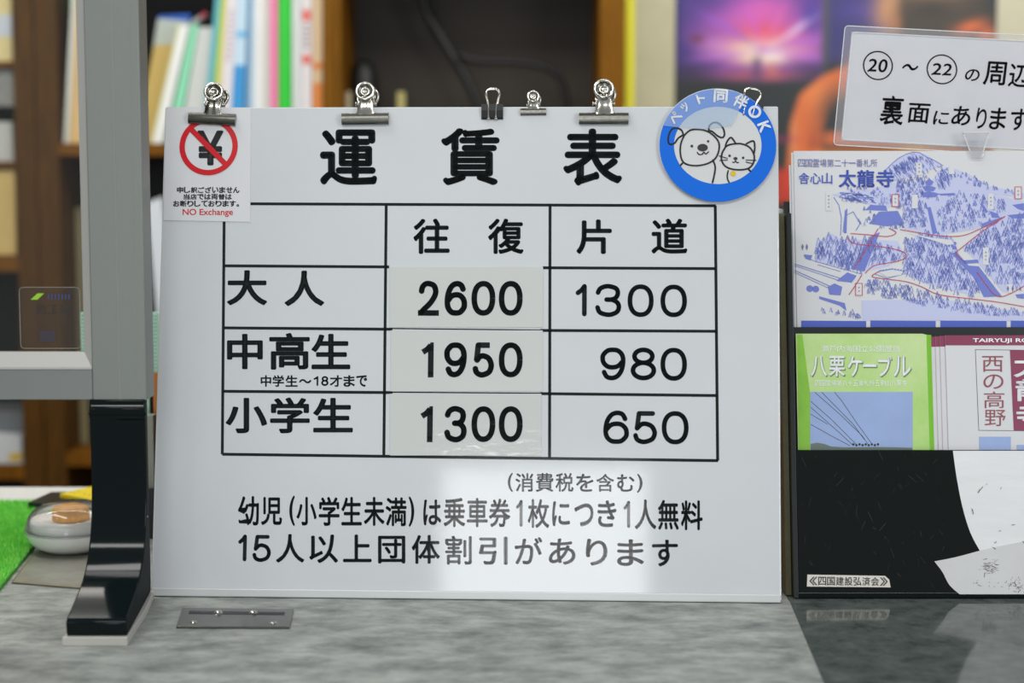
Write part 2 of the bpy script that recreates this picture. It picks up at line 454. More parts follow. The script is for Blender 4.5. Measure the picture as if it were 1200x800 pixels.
tag(obj('small_note', mb, M['ink'], board), kind='stuff')
WR = 0.0045
for ch, a, b, c, d in [('1', 674.5, 689.5, 332.5, 370.5), ('3', 697.5, 728, 332.8, 371), ('0', 735.5, 766, 333, 371.3), ('0', 774, 805, 333.3, 371.5),
                       ('9', 703.5, 733, 407, 445.5), ('8', 739, 769, 407, 445.5), ('0', 774, 805, 407.3, 446), ('6', 707, 737, 480.8, 520), ('5', 742, 770, 481.5, 520), ('0', 775.5, 807, 481.5, 520.5)]:
    mb = MB(); digit(mb, BF, ch, a, b, c, d, Z1, WR); obj('price_digit', mb, M['ink'], board)
y0, y1 = 554, 576
chars([('(', 595, 601, y0, y1), ('消', 604, 625, y0, y1), ('費', 628, 648.5, y0, y1), ('税', 651, 672, y0, y1), ('を', 675, 695.5, y0+1, y1), ('含', 699, 719.5, y0+1, y1), ('む', 723, 743.5, y0+1.5, y1), (')', 746.5, 753, y0+1, y1+1)], BF, Z1, -0.016, 0.034, M['ink'], board)
L1 = [('幼', 279, 303.5, 581, 615.5), ('児', 306, 330.5, 582, 615), ('(', 339, 345.5, 580.5, 616), ('小', 347.5, 371, 582, 615.5), ('学', 373.5, 398, 582, 616), ('生', 400, 424, 582, 615.5),
      ('未', 426.5, 450.5, 582, 616), ('満', 452, 476.5, 582.5, 616.5), (')', 479, 485.5, 581.5, 617), ('は', 496, 517, 585, 615.5), ('乗', 520, 545, 583, 617.5), ('車', 547, 571.6, 583, 617.5),
      ('券', 573, 598, 584, 617.5), ('1', 604.5, 611.5, 585.5, 617), ('枚', 618.5, 643.6, 584.5, 618.5), ('に', 647, 668, 587, 616.5), ('つ', 673, 695.5, 589.5, 616.5), ('き', 700, 722.5, 586, 617.5),
      ('1', 730.5, 737.5, 586.5, 618.5), ('人', 744, 769, 585, 620), ('無', 771, 795.4, 585.5, 620.5), ('料', 798, 823.5, 586, 621)]
chars(L1, BF, Z1, -0.02, 0.041, M['ink'], board, 0.0029)
L2 = [('1', 279, 288.5, 626, 657.5), ('5', 296, 317.5, 626.5, 658), ('人', 323.5, 356.5, 625.5, 659), ('以', 362.5, 396, 626, 659.5), ('上', 402, 435.5, 626, 658.5), ('団', 443, 475, 627.5, 660), ('体', 482.5, 515.5, 626.5, 660.5),
      ('割', 521.5, 553, 627.5, 661.5), ('引', 561, 595, 628.5, 661.5), ('が', 603, 635.5, 629, 661), ('あ', 643, 674.5, 630.5, 661.5), ('り', 686.5, 712, 631, 662.5), ('ま', 723, 754.6, 631.5, 663), ('す', 764, 794.5, 632, 663.5)]
chars(L2, BF, Z1, -0.02, 0.038, M['ink'], board, 0.0036)

# price cards stuck over the return column
def card(x0, x1, y0, y1, num, nx, ny, m, label):
    r = rect(BF, x0, x1, y0, y1)
    t = thing('price_sticker', label, 'sticker', matrix=BF.matrix(), group='return price stickers on the board')
    obj('film', MB().prism(r, 0.0001, 0.0007), m, t)
    for ch, (a, b) in zip(num, nx):
        q = MB(); digit(q, BF, ch, a, b, ny[0], ny[1], 0.0009, 0.0054, False); obj('digit', q, M['ink'], t)
mb = MB()
mb.stroke([P(458, 384.8), P(636, 386.6)], 0.0011, Z1, caps=False); mb.stroke([P(458, 459.4), P(636, 460.6)], 0.0011, Z1, caps=False)
obj('thin_ruling', mb, M['ink'], board)
card(457, 636.5, 313, 383.5, '2600', ((490, 514.5), (521, 547.5), (552.5, 580.5), (584.5, 612.5)), (329, 369.8), M['film'], 'top price sticker reading 2600 on the white board')
card(458, 636, 387, 458.4, '1950', ((492, 510.5), (520.5, 547), (553.7, 579), (584.5, 612.5)), (401, 442), M['film'], 'middle price sticker reading 1950 on the white board')
card(457, 634.5, 461.2, 533.5, '1300', ((491, 509.5), (520.5, 547), (552.5, 580.5), (584.5, 612.5)), (475.8, 517.8), M['film_wavy'], 'wrinkled bottom price sticker reading 1300 on the white board')

# no-exchange notice
NE = thing('exchange_notice', 'small white notice with red barred yen symbol, clipped at top left of the board', 'notice', matrix=BF.matrix())
obj('card', MB().prism([P(194.5, 125.5), P(294, 126), P(293.3, 260), P(192, 258)], 0.0001, 0.0006), M['paper'], NE)
z = 0.0008
mb = MB(); put(mb, '￥' if False else '¥', rect(BF, 231.5, 262, 153, 194), z, 0.0, 0.03); obj('yen_symbol', mb, M['ink_dull'], NE)
mb = MB(); cx, cy = BF.at(244.7, 171.6); r = 35.6*0.00081
mb.ring(cx, cy, r-0.0053, r, z+0.0002)
mb.stroke([BF.at(222.5, 150), BF.at(267, 195)], 0.0052, z+0.0003, caps=False)
obj('prohibition_ring', mb, M['red'], NE)
def line(mb, fr, s, x0, x1, y0, y1, z, off=0.0, rr=0.0, pad=0.08, small='', slant=0):
    n = len(s); w = (x1-x0)/n
    for i, ch in enumerate(s):
        if ch in ' 　': continue
        a, b = x0+(i+pad/2)*w, x0+(i+1-pad/2)*w
        t, u = y0, y1
        if ch == '。': b = a+(b-a)*0.4; t = y0+(y1-y0)*0.6
        if ch == 'ー': t, u = y0+(y1-y0)*0.42, y0+(y1-y0)*0.58
        if ch in '一': t, u = y0+(y1-y0)*0.42, y0+(y1-y0)*0.56
        if ch == '二': t, u = y0+(y1-y0)*0.15, y0+(y1-y0)*0.9
        if ch in 'ァィゥェォッ': t = y0+(y1-y0)*0.25
        t += slant*(i/n); u += slant*(i/n)
        put(mb, ch, rect(fr, a, b, t, u, z), z, off, rr)
mb = MB()
line(mb, BF, '申し訳ございません', 207, 281, 219, 226, z, 0.0, 0.034)
line(mb, BF, '当店では両替は', 214.5, 272, 227.2, 233.8, z, 0.0, 0.034)
line(mb, BF, 'お断りしております。', 202.5, 285, 235, 242, z, 0.0, 0.034)
tag(obj('apology_lettering', mb, M['ink_dull'], NE), kind='stuff')
def word(mb, fr, s, x0, x1, y0, y1, z, off=0, rr=0):
    put(mb, s, rect(fr, x0, x1, y0, y1, z), z, off, rr)
mb = MB(); word(mb, BF, 'NO Exchange', 214, 273, 244.6, 254, z, 0.012); obj('english_lettering', mb, M['red'], NE)

# pet sign
PS_S = 0.00081
pc = BF.at(840.6, 169.6, 0.0035)
pm = BF.matrix() @ Matrix.Translation((pc[0], pc[1], 0.0035))
PET = thing('pet_sign', 'round blue and white pet friendly sign with dog and cat drawing', 'sign', matrix=pm)
R0 = 69.5*PS_S
mb = MB(); mb.prism([(R0*math.cos(2*math.pi*i/72), R0*0.985*math.sin(2*math.pi*i/72)) for i in range(72)], -0.0008, 0); obj('disc', mb, M['discwhite'], PET)
mb = MB(); mb.ring(0.0004, -0.0005, 52*PS_S, R0*0.998, 0.0002, 72, 45.5*PS_S*1.03, R0*0.983); obj('blue_band', mb, M['blue'], PET)
def q(x, y): return ((x/4.848+760-840.6)*PS_S, -(y/4.848+85-169.6)*PS_S)
ZP = 0.0005
mb = MB()
W1 = 2.0*PS_S
S = lambda pts, w=W1, closed=False: mb.stroke(smooth_pts([q(*p) for p in pts], 5, closed), w, ZP)
S([(200, 355), (182, 400), (177, 450), (187, 500), (215, 525), (270, 533), (330, 522), (375, 495), (398, 450), (400, 400), (375, 362), (335, 332), (285, 320), (235, 325), (200, 355)])
S([(195, 352), (185, 325), (160, 313), (130, 318), (112, 350), (108, 390), (120, 408), (145, 400), (165, 372), (190, 355)])
S([(342, 330), (345, 300), (370, 280), (400, 285), (425, 315), (432, 350), (420, 368), (395, 360), (365, 335), (350, 328)])
S([(190, 518), (178, 532)]); S([(365, 500), (378, 540), (372, 590), (362, 632)])
S([(437, 425), (445, 395), (470, 368), (498, 405)]); S([(557, 405), (597, 388), (606, 420), (602, 460)])
S([(437, 425), (418, 460), (415, 500), (435, 535), (475, 553), (530, 557), (575, 545), (600, 510), (600, 465), (575, 425), (530, 405), (490, 405), (455, 412), (437, 425)])
S([(570, 555), (582, 566)]); S([(453, 562), (447, 590), (450, 615), (458, 630)], W1*0.8)
for a, b in [((402, 476), (448, 490)), ((405, 503), (448, 500)), ((556, 500), (612, 502)), ((556, 512), (598, 522))]: mb.stroke([q(*a), q(*b)], W1*0.6, ZP)
S([(275, 455), (285, 467), (303, 466), (313, 455), (325, 464), (340, 452)], W1*0.7)
S([(478, 512), (488, 514), (495, 505), (503, 515), (513, 514)], W1*0.6)
for x, y, rr_ in [(244, 418, 8), (338, 390, 7), (461, 475, 7.5), (539, 487, 7.5)]: mb.disc(*q(x, y), rr_/4.848*PS_S, ZP)
mb.disc(*q(306, 427), 30/4.848*PS_S, ZP, 24, 22/4.848*PS_S); mb.disc(*q(495, 491), 12/4.848*PS_S, ZP, 20, 9/4.848*PS_S)
mb.stroke([q(495, 495), q(495, 506)], W1*0.5, ZP)
tag(obj('animal_drawing', mb, M['ink_dull'], PET), kind='stuff')
mb = MB(); mb.disc(*q(481, 579), 15/4.848*PS_S, ZP+0.0001); tag(obj('bell', mb, M['yellow'], PET), 'yellow collar bell')
mb = MB(); rt = 59.8*PS_S
for ch, ang, sz in [('ペ', 147, 12.5), ('ッ', 130, 10), ('ト', 109, 11), ('同', 86, 15), ('伴', 62, 15.5), ('O', 42, 14), ('K', 21.5, 13)]:
    a = math.radians(ang); c0 = (rt*math.cos(a), rt*0.99*math.sin(a)); h = sz*1.1/2*PS_S
    w = h*(0.8 if ch in 'ットK' else 1)
    put(mb, ch, [(c0[0]-w, c0[1]+h), (c0[0]+w, c0[1]+h), (c0[0]+w, c0[1]-h), (c0[0]-w, c0[1]-h)], ZP+0.0007, 0.0, 0.028, a-math.pi/2)
obj('arched_lettering', mb, M['white_ink'], PET)
mb = MB(); poly = []
for i in range(25):
    a = math.radians(160-(160-62)*i/24); poly.append((R0*0.99*math.cos(a), R0*0.97*math.sin(a)))
poly += [q(500, 250), q(470, 300), q(300, 320), q(140, 305)]
mb.prism(poly, ZP+0.0003, ZP+0.0005); tag(obj('clear_tape', mb, M['tape'], PET), 'strip of clear tape across the top, its reflection in the pale colour')  # real tape, with the reflection on it painted as a pale tint

# ------------------------------------------------------------------ clips on the board's top edge
def bulldog(px, py_jaw, jaw_w, disc_r, rise, drop, label, group, tilt=0.0, k=1.0, back=-0.006):
    c = BF.at(px, 126)
    m = BF.matrix() @ Matrix.Translation((c[0], BH, -0.003)) @ Matrix.Rotation(tilt, 4, 'Z')
    t = thing('bulldog_clip', label, 'clip', matrix=m, group=group)
    hw = jaw_w/2; zf = 0.0042*k+0.001
    # front jaw: a rolled lip, half tube over a strip
    for sgn, nm in ((1, 'front_jaw'), (-1, 'rear_jaw')):
        prof = []
        for i in range(15):
            a = math.radians(-110+ i*250/14)
            prof.append((-drop+0.0059*k*math.sin(a), 0.0040*k*math.cos(a)))
        A = [(-hw, y, sgn*(zf+zz)) for y, zz in prof]; B = [(hw, y, sgn*(zf+zz)) for y, zz in prof]
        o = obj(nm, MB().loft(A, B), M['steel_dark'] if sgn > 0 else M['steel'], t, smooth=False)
        # neck: narrow plate that flares into the jaw
        nw = disc_r*0.82
        n = MB()
        z_lo, z_hi = zf+0.0020*k, 0.0065*k+0.001
        rows = [(-drop+0.003*k, 1.25, z_lo), (-drop+0.0065*k, 0.98, z_lo), (0.0, 0.9, (z_lo+z_hi)/2), (rise-disc_r*0.9, 0.84, z_hi*0.8), (rise-disc_r*0.5, 0.80, z_hi*0.9)]
        NXN = 10; vs_ = []
        for yy_, wf_, zz_ in rows:
            for a_ in range(NXN+1):
                u_ = a_/NXN*2-1; vs_.append((u_*nw*wf_, yy_, sgn*(zz_+0.0016*k*(1-abs(u_)**2.2)-0.0008*k*max(0, 1-(u_*3)**2))))
        n.add(vs_, [(r_*(NXN+1)+a_, r_*(NXN+1)+a_+1, (r_+1)*(NXN+1)+a_+1, (r_+1)*(NXN+1)+a_) for r_ in range(len(rows)-1) for a_ in range(NXN)])
        # side flanges of the neck
        for sx in (-1, 1):
            n.box(sx*nw*.88-0.0006, sx*nw*.88+0.0006, -drop+0.009*k, rise-disc_r*0.6, *(sorted((sgn*0.0005, sgn*z_lo))))
        obj('neck', n, M['steel'], t, smooth=True)
        # round finger grip: rolled rim, dished eye
        zc = sgn*(0.0075*k+0.001)
        prof = []
        for i in range(13):
            a = 2*math.pi*i/12
            prof.append((disc_r*0.84+disc_r*0.16*math.cos(a), disc_r*0.2*math.sin(a)*sgn))
        d = MB().lathe(prof, (0, 0, 0), 28)
        d.lathe([(disc_r*(0.38+0.09*math.cos(a_)), -0.0010*k*sgn+disc_r*0.1*math.sin(a_)) for a_ in [i*math.pi/5 for i in range(11)]], (0, 0, 0), 24)
        o = obj('finger_grip', d, M['steel'], t, smooth=True)
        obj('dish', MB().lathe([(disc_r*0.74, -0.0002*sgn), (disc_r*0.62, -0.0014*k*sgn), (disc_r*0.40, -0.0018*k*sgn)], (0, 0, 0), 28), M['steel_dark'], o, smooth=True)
        obj('eye', MB().lathe([(disc_r*0.36, -0.0012*k*sgn), (disc_r*0.2, -0.0026*k*sgn), (0.00001, -0.003*k*sgn)], (0, 0, 0), 20), M['steel'], o, smooth=True)
        o.location = (0.0 if sgn > 0 else 0.0022*k, rise-(0 if sgn > 0 else 0.0012*k), zc); o.rotation_euler = (-0.12*sgn, 0.06, 0)
    pn = MB().tube([(-disc_r*1.02, 0.0035*k, 0), (disc_r*1.02, 0.0035*k, 0)], 0.0012*k, 10)
    pn.tube([(-disc_r*1.06, 0.0035*k, 0), (-disc_r*0.96, 0.0035*k, 0)], 0.0022*k, 10); pn.tube([(disc_r*0.96, 0.0035*k, 0), (disc_r*1.06, 0.0035*k, 0)], 0.0022*k, 10)
    obj('pivot_pin', pn, M['steel'], t, smooth=True)
    return t
G = 'bulldog clips on the top edge of the board'
bulldog(250.5, 0, 0.0465, 0.0098, 0.0142, 0.0122, 'steel bulldog clip holding the notice with the red barred yen', G, -0.05)
bulldog(428.5, 0, 0.0460, 0.0098, 0.0142, 0.0122, 'steel bulldog clip above the first heading character', G, 0.01)
bulldog(707.5, 0, 0.0480, 0.0104, 0.0160, 0.0122, 'steel bulldog clip above the third heading character', G, 0.0)
bulldog(625.0, 0, 0.0250, 0.0062, 0.0095, 0.0052, 'smallest bulldog clip, beside the black binder clip', G, 0.01, 0.62)
def binder(px, w, h, label, tilt=0, hs=1.0, dz=0.0):
    c = BF.at(px, 126)
    m = BF.matrix() @ Matrix.Translation((c[0], BH+0.001, -0.003+dz)) @ Matrix.Rotation(tilt, 4, 'Z')
    t = thing('binder_clip', label, 'clip', matrix=m)
    b = MB()
    prof = [(0.0012, 0.0055), (-h*0.4, 0.0062), (-h+0.001, 0.0042), (-h, 0.0050), (-h-0.0006, 0.0042), (-h+0.0003, 0.0034), (-h*0.4, 0.0054), (0.0004, 0.0047)]
    full = prof + [(y, -z) for y, z in reversed(prof)]
    b.loft([(-w/2, y, z) for y, z in full], [(w/2, y, z) for y, z in full])
    obj('spring_body', b, M['black_metal'], t)
    for sgn in (1, -1):
        hh = h*2.45*hs if sgn < 0 else h*2.15*hs
        y0 = -h
        pts = [(-w*0.17, y0, 0), (-w*0.19, y0+hh*0.45, 0), (-w*0.30, y0+hh*0.78, 0), (-w*0.28, y0+hh*0.93, 0), (-w*0.14, y0+hh, 0), (0, y0+hh*1.01, 0),
               (w*0.14, y0+hh, 0), (w*0.28, y0+hh*0.93, 0), (w*0.30, y0+hh*0.78, 0), (w*0.19, y0+hh*0.45, 0), (w*0.17, y0, 0)]
        pts = [(x, y, sgn*(0.0064-0.0008*(y-y0)/hh)) for x, y, _ in smooth_pts(pts, 4)]
        mb = MB().tube(pts, 0.00085, 8)
        mb.tube([(-w*0.24, y0, sgn*0.0052), (-w*0.10, y0, sgn*0.0052)], 0.0012, 8); mb.tube([(w*0.10, y0, sgn*0.0052), (w*0.24, y0, sgn*0.0052)], 0.0012, 8)
        obj('wire_handle', mb, M['steel'], t, smooth=True)
binder(577, 0.0212, 0.0132, 'black binder clip above the second heading character')
binder(879, 0.0260, 0.0120, 'binder clip behind the round blue sign, wire loop showing', -0.22, 1.05)

# ------------------------------------------------------------------ partition frame with its foot
YP = 1.531
xl = xz(108.5, 468, YP)[0]; xr = xz(172, 468, YP)[0]
zb = xz(140, 469, YP)[1]
zr0, zr1 = xz(50, 468.5, YP)[1], xz(50, 432, YP)[1]
zbead = xz(50, 413, YP)[1]
XE = -1.32                                               # far (left) end of the partition
part = thing('counter_partition', 'clear acrylic partition in an aluminium frame on the counter', 'partition', (xl, YP, 0))
L0 = (xl, YP, 0); ZT = 0.86
def post(x0, x1):
    o = obj('post', local(MB().box(x0, x1, YP, YP+0.034, zb, ZT), L0), M['alu'], part, bevel=0.0012)
    xm = (x0+x1)/2+0.0005
    obj('groove', local(MB().box(xm-0.0005, xm+0.0005, YP-0.0002, YP+0.001, zb, ZT), L0), M['groove'], o)
    obj('groove', local(MB().box(x1-0.0085, x1-0.0080, YP-0.0002, YP+0.001, zb, ZT), L0), M['groove'], o)
post(xl, xr); post(XE, XE+(xr-xl))
XI = XE+(xr-xl)
obj('bottom_rail', local(MB().box(XI, xl, YP+0.0005, YP+0.02, zr0, zr1), L0), M['alu_h'], part, bevel=0.0008)
obj('top_rail', local(MB().box(XI, xl, YP+0.0005, YP+0.02, ZT-0.03, ZT), L0), M['alu_h'], part, bevel=0.0008)
# glazing bead: bevelled strip running round the opening
bw = 0.0082
def bead(pts_out, pts_in):
    mb = MB(); A = [(p[0], YP+0.001, p[1]) for p in pts_out]; B = [(p[0], YP+0.007, p[1]) for p in pts_in]
    mb.add([A[0], A[1], B[1], B[0]], [(0, 1, 2, 3)])
    A2 = [(p[0], YP+0.014, p[1]) for p in pts_out]; B2 = [(p[0], YP+0.014, p[1]) for p in pts_in]
    mb.add([A2[0], A2[1], B2[1], B2[0]], [(3, 2, 1, 0)]); mb.add([B[0], B[1], B2[1], B2[0]], [(0, 1, 2, 3)])
    return obj('glazing_bead', local(mb, L0), M['alu_light'], part)
bead([(XI, zr1), (xl, zr1)], [(XI, zbead), (xl-bw, zbead)])
bead([(xl, zr1), (xl, ZT)], [(xl-bw, zbead), (xl-bw, ZT)])
obj('rail_edge', local(MB().box(XI, xl, YP-0.0005, YP+0.002, zr1-0.0004, zr1+0.0014), L0), M['alu_light'], part)
pane = obj('acrylic_pane', local(MB().box(XI, xl-0.002, YP+0.0095, YP+0.0125, zr1, ZT-0.03), L0), M['pane'], part)
FO = 0.0025
for fx0, fx1 in ((xl-FO, xr+0.0003), (XE-FO, XI+0.0003)):
    prof = [(1.588, 0.0075), (1.4335, 0.0075), (1.4305, 0.0100), (1.4300, 0.0200), (1.4330, 0.0232)] + smooth_pts([(1.4360, 0.0242), (1.4780, 0.0385), (1.4950, 0.0475), (1.5090, 0.0600), (1.5190, 0.0760), (1.5255, 0.0950), (YP-0.002, 0.1200)], 5) + [(YP-0.002, zb-0.018)]
    prof += [(YP-0.004, zb-0.016), (YP-0.004, zb-0.006), (YP-0.002, zb-0.004), (YP-0.001, zb+0.001), (YP+0.021, zb+0.001), (YP+0.022, 0.10), (1.556, 0.05), (1.566, 0.022), (1.588, 0.016)]
    f = obj('foot', local(MB().loft([(fx0, y, z) for y, z in prof], [(fx1-max(0, y-1.531)*0.22-0.02*max(0, y-1.45)*(y <= 1.531), y, z) for y, z in prof]), L0), M['blackgloss'], part, bevel=0.0016, seg=3); [setattr(p_, 'use_smooth', True) for p_ in f.data.polygons]; f.data.set_sharp_from_angle(angle=0.4); f.data.materials.append(M['black_side']); [setattr(p_, 'material_index', 1) for p_ in f.data.polygons if abs(p_.normal.x) > 0.9]
    seam = xz(140, 605, YP)[1]
    obj('seam', local(MB().box(fx0+0.001, fx1-0.001, YP-0.0025, YP-0.001, seam, seam+0.0007), L0), M['pad'], f)
    obj('ridge', local(MB().box(fx0-0.0005, fx1+0.0005, YP-0.0052, YP-0.003, zb-0.0125, zb-0.0105), L0), M['blackgloss'], f, bevel=0.0006)
    obj('foot_pad', local(MB().prism([(fx0-0.003, 1.4275), (fx1+0.001, 1.4275), (fx1-0.004, 1.53), (fx1-0.0105, 1.592), (fx0-0.003, 1.592)], 0.0, 0.0078), L0), M['pad'], part, bevel=0.0008)
# transparent installer's sticker on the pane
PF = Frame((0, YP+0.0094, 0))
def pr(pts): return [PF.at(*p) for p in pts]
c0 = PF.at(58.5, 372)
SK = thing('pane_sticker', 'transparent rounded sticker on the acrylic pane', 'sticker', matrix=PF.matrix())
a0, a1 = PF.at(22.5, 336.5), PF.at(95, 408)
rc = 0.0035
rr_pts = []
for cx, cy, s0 in ((a1[0]-rc, a0[1]-rc, 0), (a0[0]+rc, a0[1]-rc, 90), (a0[0]+rc, a1[1]+rc, 180), (a1[0]-rc, a1[1]+rc, 270)):
    for i in range(5): an = math.radians(s0+i*22.5); rr_pts.append((cx+rc*math.cos(an), cy+rc*math.sin(an)))
obj('film', MB().prism(rr_pts, 0.0000, 0.0002), M['sticker'], SK)
obj('rim', MB().stroke(rr_pts, 0.0004, 0.0003, closed=True), M['rimline'], SK)
mb = MB().face(pr([(36, 351), (44, 343.5), (52, 343.5), (44, 351)]), 0.0004); tag(obj('logo', mb, plain(140, 190, 40), SK), 'lime green slanted mark')
mb = MB(); put(mb, '|||||||', rect(PF, 56, 82, 344.5, 350.5), 0.0004, 0.02); obj('blue_lettering', mb, plain(40, 60, 110), SK)
mb = MB(); line(mb, PF, '施工店', 41, 84, 357, 368, 0.0004); obj('dark_lettering', mb, plain(30, 32, 34), SK)
mb = MB().face(pr([(47, 387), (65, 387), (65, 400), (47, 400)]), 0.0004); obj('dark_block', mb, plain(48, 42, 54), SK)

# ------------------------------------------------------------------ metal plate lying on the counter
pl = [ground(213.6, 714.5), ground(344, 716), ground(339.5, 737), ground(206.5, 736.5)]
o0 = (*ground(275, 727), 0)
MP = thing('metal_plate', 'flat steel plate with a slot lying before the price board', 'plate', o0)
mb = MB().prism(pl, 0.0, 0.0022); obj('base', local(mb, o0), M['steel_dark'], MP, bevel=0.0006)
mb = MB().prism([ground(222, 718.5), ground(334, 720), ground(333, 723), ground(221, 721.5)], 0.0022, 0.0025); obj('slot', local(mb, o0), M['ink_dull'], MP)
for x in (256, 297):
    g = ground(x, 721); mb = MB().lathe([(0.0001, 0.0052), (0.002, 0.0048), (0.0035, 0.0030), (0.0042, 0.0022)], (g[0], g[1], 0), 14); obj('rivet', local(mb, o0), M['steel'], MP, smooth=True)
for x, y in ((227, 731.5), (320.5, 732.5)):
    g = ground(x, y); mb = MB().lathe([(0.0001, 0.0034), (0.0022, 0.0032), (0.0032, 0.0022)], (g[0], g[1], 0), 14); obj('screw', local(mb, o0), M['steel'], MP, smooth=True)

# ------------------------------------------------------------------ left end of the counter: turf, sheet, bowl, tray
tp = [ground(-70, 760), ground(-2, 695), ground(80, 592.5), ground(-70, 592.5)]
o0 = (tp[1][0], tp[1][1], 0)
TM = thing('turf_mat', 'bright green artificial turf mat on the left of the counter', 'mat', o0)
obj('backing', local(MB().prism(tp, 0.0, 0.004), o0), M['turfbase'], TM)
def inside(p, poly):
    c = False; n = len(poly)
    for i in range(n):
        (x0, y0), (x1, y1) = poly[i], poly[(i+1) % n]
        if (y0 > p[1]) != (y1 > p[1]) and p[0] < (x1-x0)*(p[1]-y0)/(y1-y0)+x0: c = not c
    return c
mb = MB(); xs = [p[0] for p in tp]; ys = [p[1] for p in tp]; k = 0
while k < 26000:
    x, y = random.uniform(min(xs), max(xs)), random.uniform(min(ys), max(ys))
    if not inside((x, y), tp): continue
    k += 1; a = random.uniform(0, 6.28); h = random.uniform(0.004, 0.0085); l = random.uniform(0.001, 0.005); b = random.uniform(0, 6.28)
    dx, dy = 0.0007*math.cos(a), 0.0007*math.sin(a)
    mb.add([(x-dx, y-dy, 0.003), (x+dx, y+dy, 0.003), (x+l*math.cos(b), y+l*math.sin(b), 0.003+h)], [(0, 1, 2)])
tag(obj('blades', local(mb, o0), M['turf'], TM), kind='stuff')

sh = [ground(14, 683.5), ground(110, 691.5), ground(118, 652), ground(40, 649)]
o0 = (*ground(60, 672), 0)
PSH = thing('plastic_sheet', 'thin dull clear plastic sheet under the round container', 'sheet', o0)
obj('sheet', local(MB().prism(sh, 0.0, 0.0014), o0), M['sheet'], PSH)
obj('aged_edge', local(MB().stroke([sh[0], sh[1]], 0.0022, 0.0016, caps=False).stroke([sh[0], sh[3]], 0.001, 0.0016, caps=False), o0), M['sheetedge'], PSH)

g = ground(84, 644, 0.0014); o0 = (g[0], g[1], 0.0014)
RB = 0.0475
BW = thing('round_container', 'squat round container with white base, clear lid and orange disc', 'container', o0)
obj('base', MB().lathe([(0.0001, 0), (0.022, 0), (0.030, 0.0015), (0.040, 0.007), (0.0455, 0.014), (RB, 0.021), (RB, 0.0225), (0.045, 0.0225), (0.043, 0.016), (0.030, 0.006), (0.0001, 0.004)], n=48), M['bowl'], BW, smooth=True)
obj('lid', MB().lathe([(RB+0.0004, 0.0215), (RB+0.0006, 0.0235), (0.0470, 0.0300), (0.0445, 0.0370), (0.0400, 0.0430), (0.0330, 0.0480), (0.0250, 0.0505), (0.0001, 0.0515)], n=48), M['dome'], BW, smooth=True)
obj('lid_rim', MB().lathe([(RB+0.0008, 0.0215), (RB+0.0016, 0.0225), (RB+0.0008, 0.0238)], n=48), M['case_rim'], BW, smooth=True)
obj('inner_cup', MB().lathe([(0.0001, 0.020), (0.043, 0.0225), (0.0435, 0.030), (0.0415, 0.0355), (0.039, 0.036), (0.036, 0.033), (0.0001, 0.032)], n=40), M['bowl'], BW, smooth=True)
obj('orange_disc', MB().lathe([(0.0001, 0.0495), (0.012, 0.0490), (0.0175, 0.0470), (0.0195, 0.0440), (0.0195, 0.0330), (0.0001, 0.0325)], n=32), M['orange'], BW, smooth=True)

o0 = (*ground(95, 600), 0)
ty = [ground(33, 602), ground(60, 589), ground(196, 589), ground(192, 604)]
TR = thing('black_tray', 'low black desk tray behind the round container', 'tray', o0)
tz = 0.014
obj('body', local(MB().prism(ty, 0.0, tz), o0), M['rackblack'], TR, bevel=0.001)
YL = thing('yellow_box', 'flat yellow box lying on the black tray behind the frame foot', 'box', (*ground(110, 590, tz), tz))
yy = [ground(70, 583, tz), ground(122, 571, tz), ground(186, 575, tz), ground(184, 588, tz), ground(110, 590, tz)]
o0 = tuple(YL.location)
obj('body', local(MB().prism(yy, tz, tz+0.005), o0), M['yellow_box'], YL, bevel=0.0006)
mb = MB()
for i in range(16):
    a = ground(82+i*5.5+random.uniform(-1, 1), 578+random.uniform(-2.5, 2.5), tz+0.005); mb.box(a[0]-0.0015, a[0]+0.0012, a[1]-0.0008, a[1]+0.0008, tz+0.005, tz+0.0052)
tag(obj('printed_marks', local(mb, o0), M['ink_dull'], YL), kind='stuff')

# desk organiser and mint notebook behind the post
YO = 1.86
a0, a1 = xz(120, 470, YO), xz(196, 470, YO)
OG = thing('desk_organiser', 'black desk organiser behind the aluminium post', 'organiser', (a0[0], YO, 0))
o0 = (a0[0], YO, 0); zt = xz(180, 462, YO)[1]
for nm, b in (('side_panel', (a0[0], a0[0]+0.003, YO, YO+0.12, 0, zt)), ('side_panel', (a1[0]-0.003, a1[0], YO, YO+0.12, 0, zt)), ('back_panel', (a0[0]+0.003, a1[0]-0.003, YO+0.117, YO+0.12, 0, zt)), ('base', (a0[0]+0.003, a1[0]-0.003, YO, YO+0.117, 0, 0.004))):
    obj(nm, local(MB().box(*b), o0), M['rackblack'], OG)
obj('front_panel', local(MB().box(a0[0]+0.003, a1[0]-0.003, YO, YO+0.003, 0.004, zt*0.35), o0), M['rackblack'], OG)
FO1 = tag(obj('card_bundle', MB().box(0, 0.045, 0, 0.018, 0.0005, zt*0.82), plain(150, 152, 140), loc=(a0[0]+0.008, YO+0.01, 0.004)), 'bundle of pale cards standing in the black organiser', 'cards')
YN = YO+0.05
n0, n1 = xz(94, 366, YN), xz(185, 366, YN)
NB = thing('mint_notebook', 'mint green ruled notebook standing behind the aluminium post', 'notebook', (n0[0], YN, 0.004))
o0 = tuple(NB.location)
obj('cover', local(MB().box(n0[0], n1[0], YN, YN+0.005, xz(184, 446, YN)[1], n0[1]), o0).box(0.03, n1[0]-n0[0]-0.012, 0, 0.005, 0, xz(184, 446, YN)[1]-0.004), plain(196, 240, 218), NB)
mb = MB()
for i in range(18):
    zz = n0[1]-0.004-i*0.0042; mb.box(n0[0]+0.001, n1[0]-0.001, YN-0.0004, YN, zz, zz+0.0005)
tag(obj('ruling', local(mb, o0), plain(90, 160, 140), NB), kind='stuff')
a = xz(184, 447, YO+0.02)
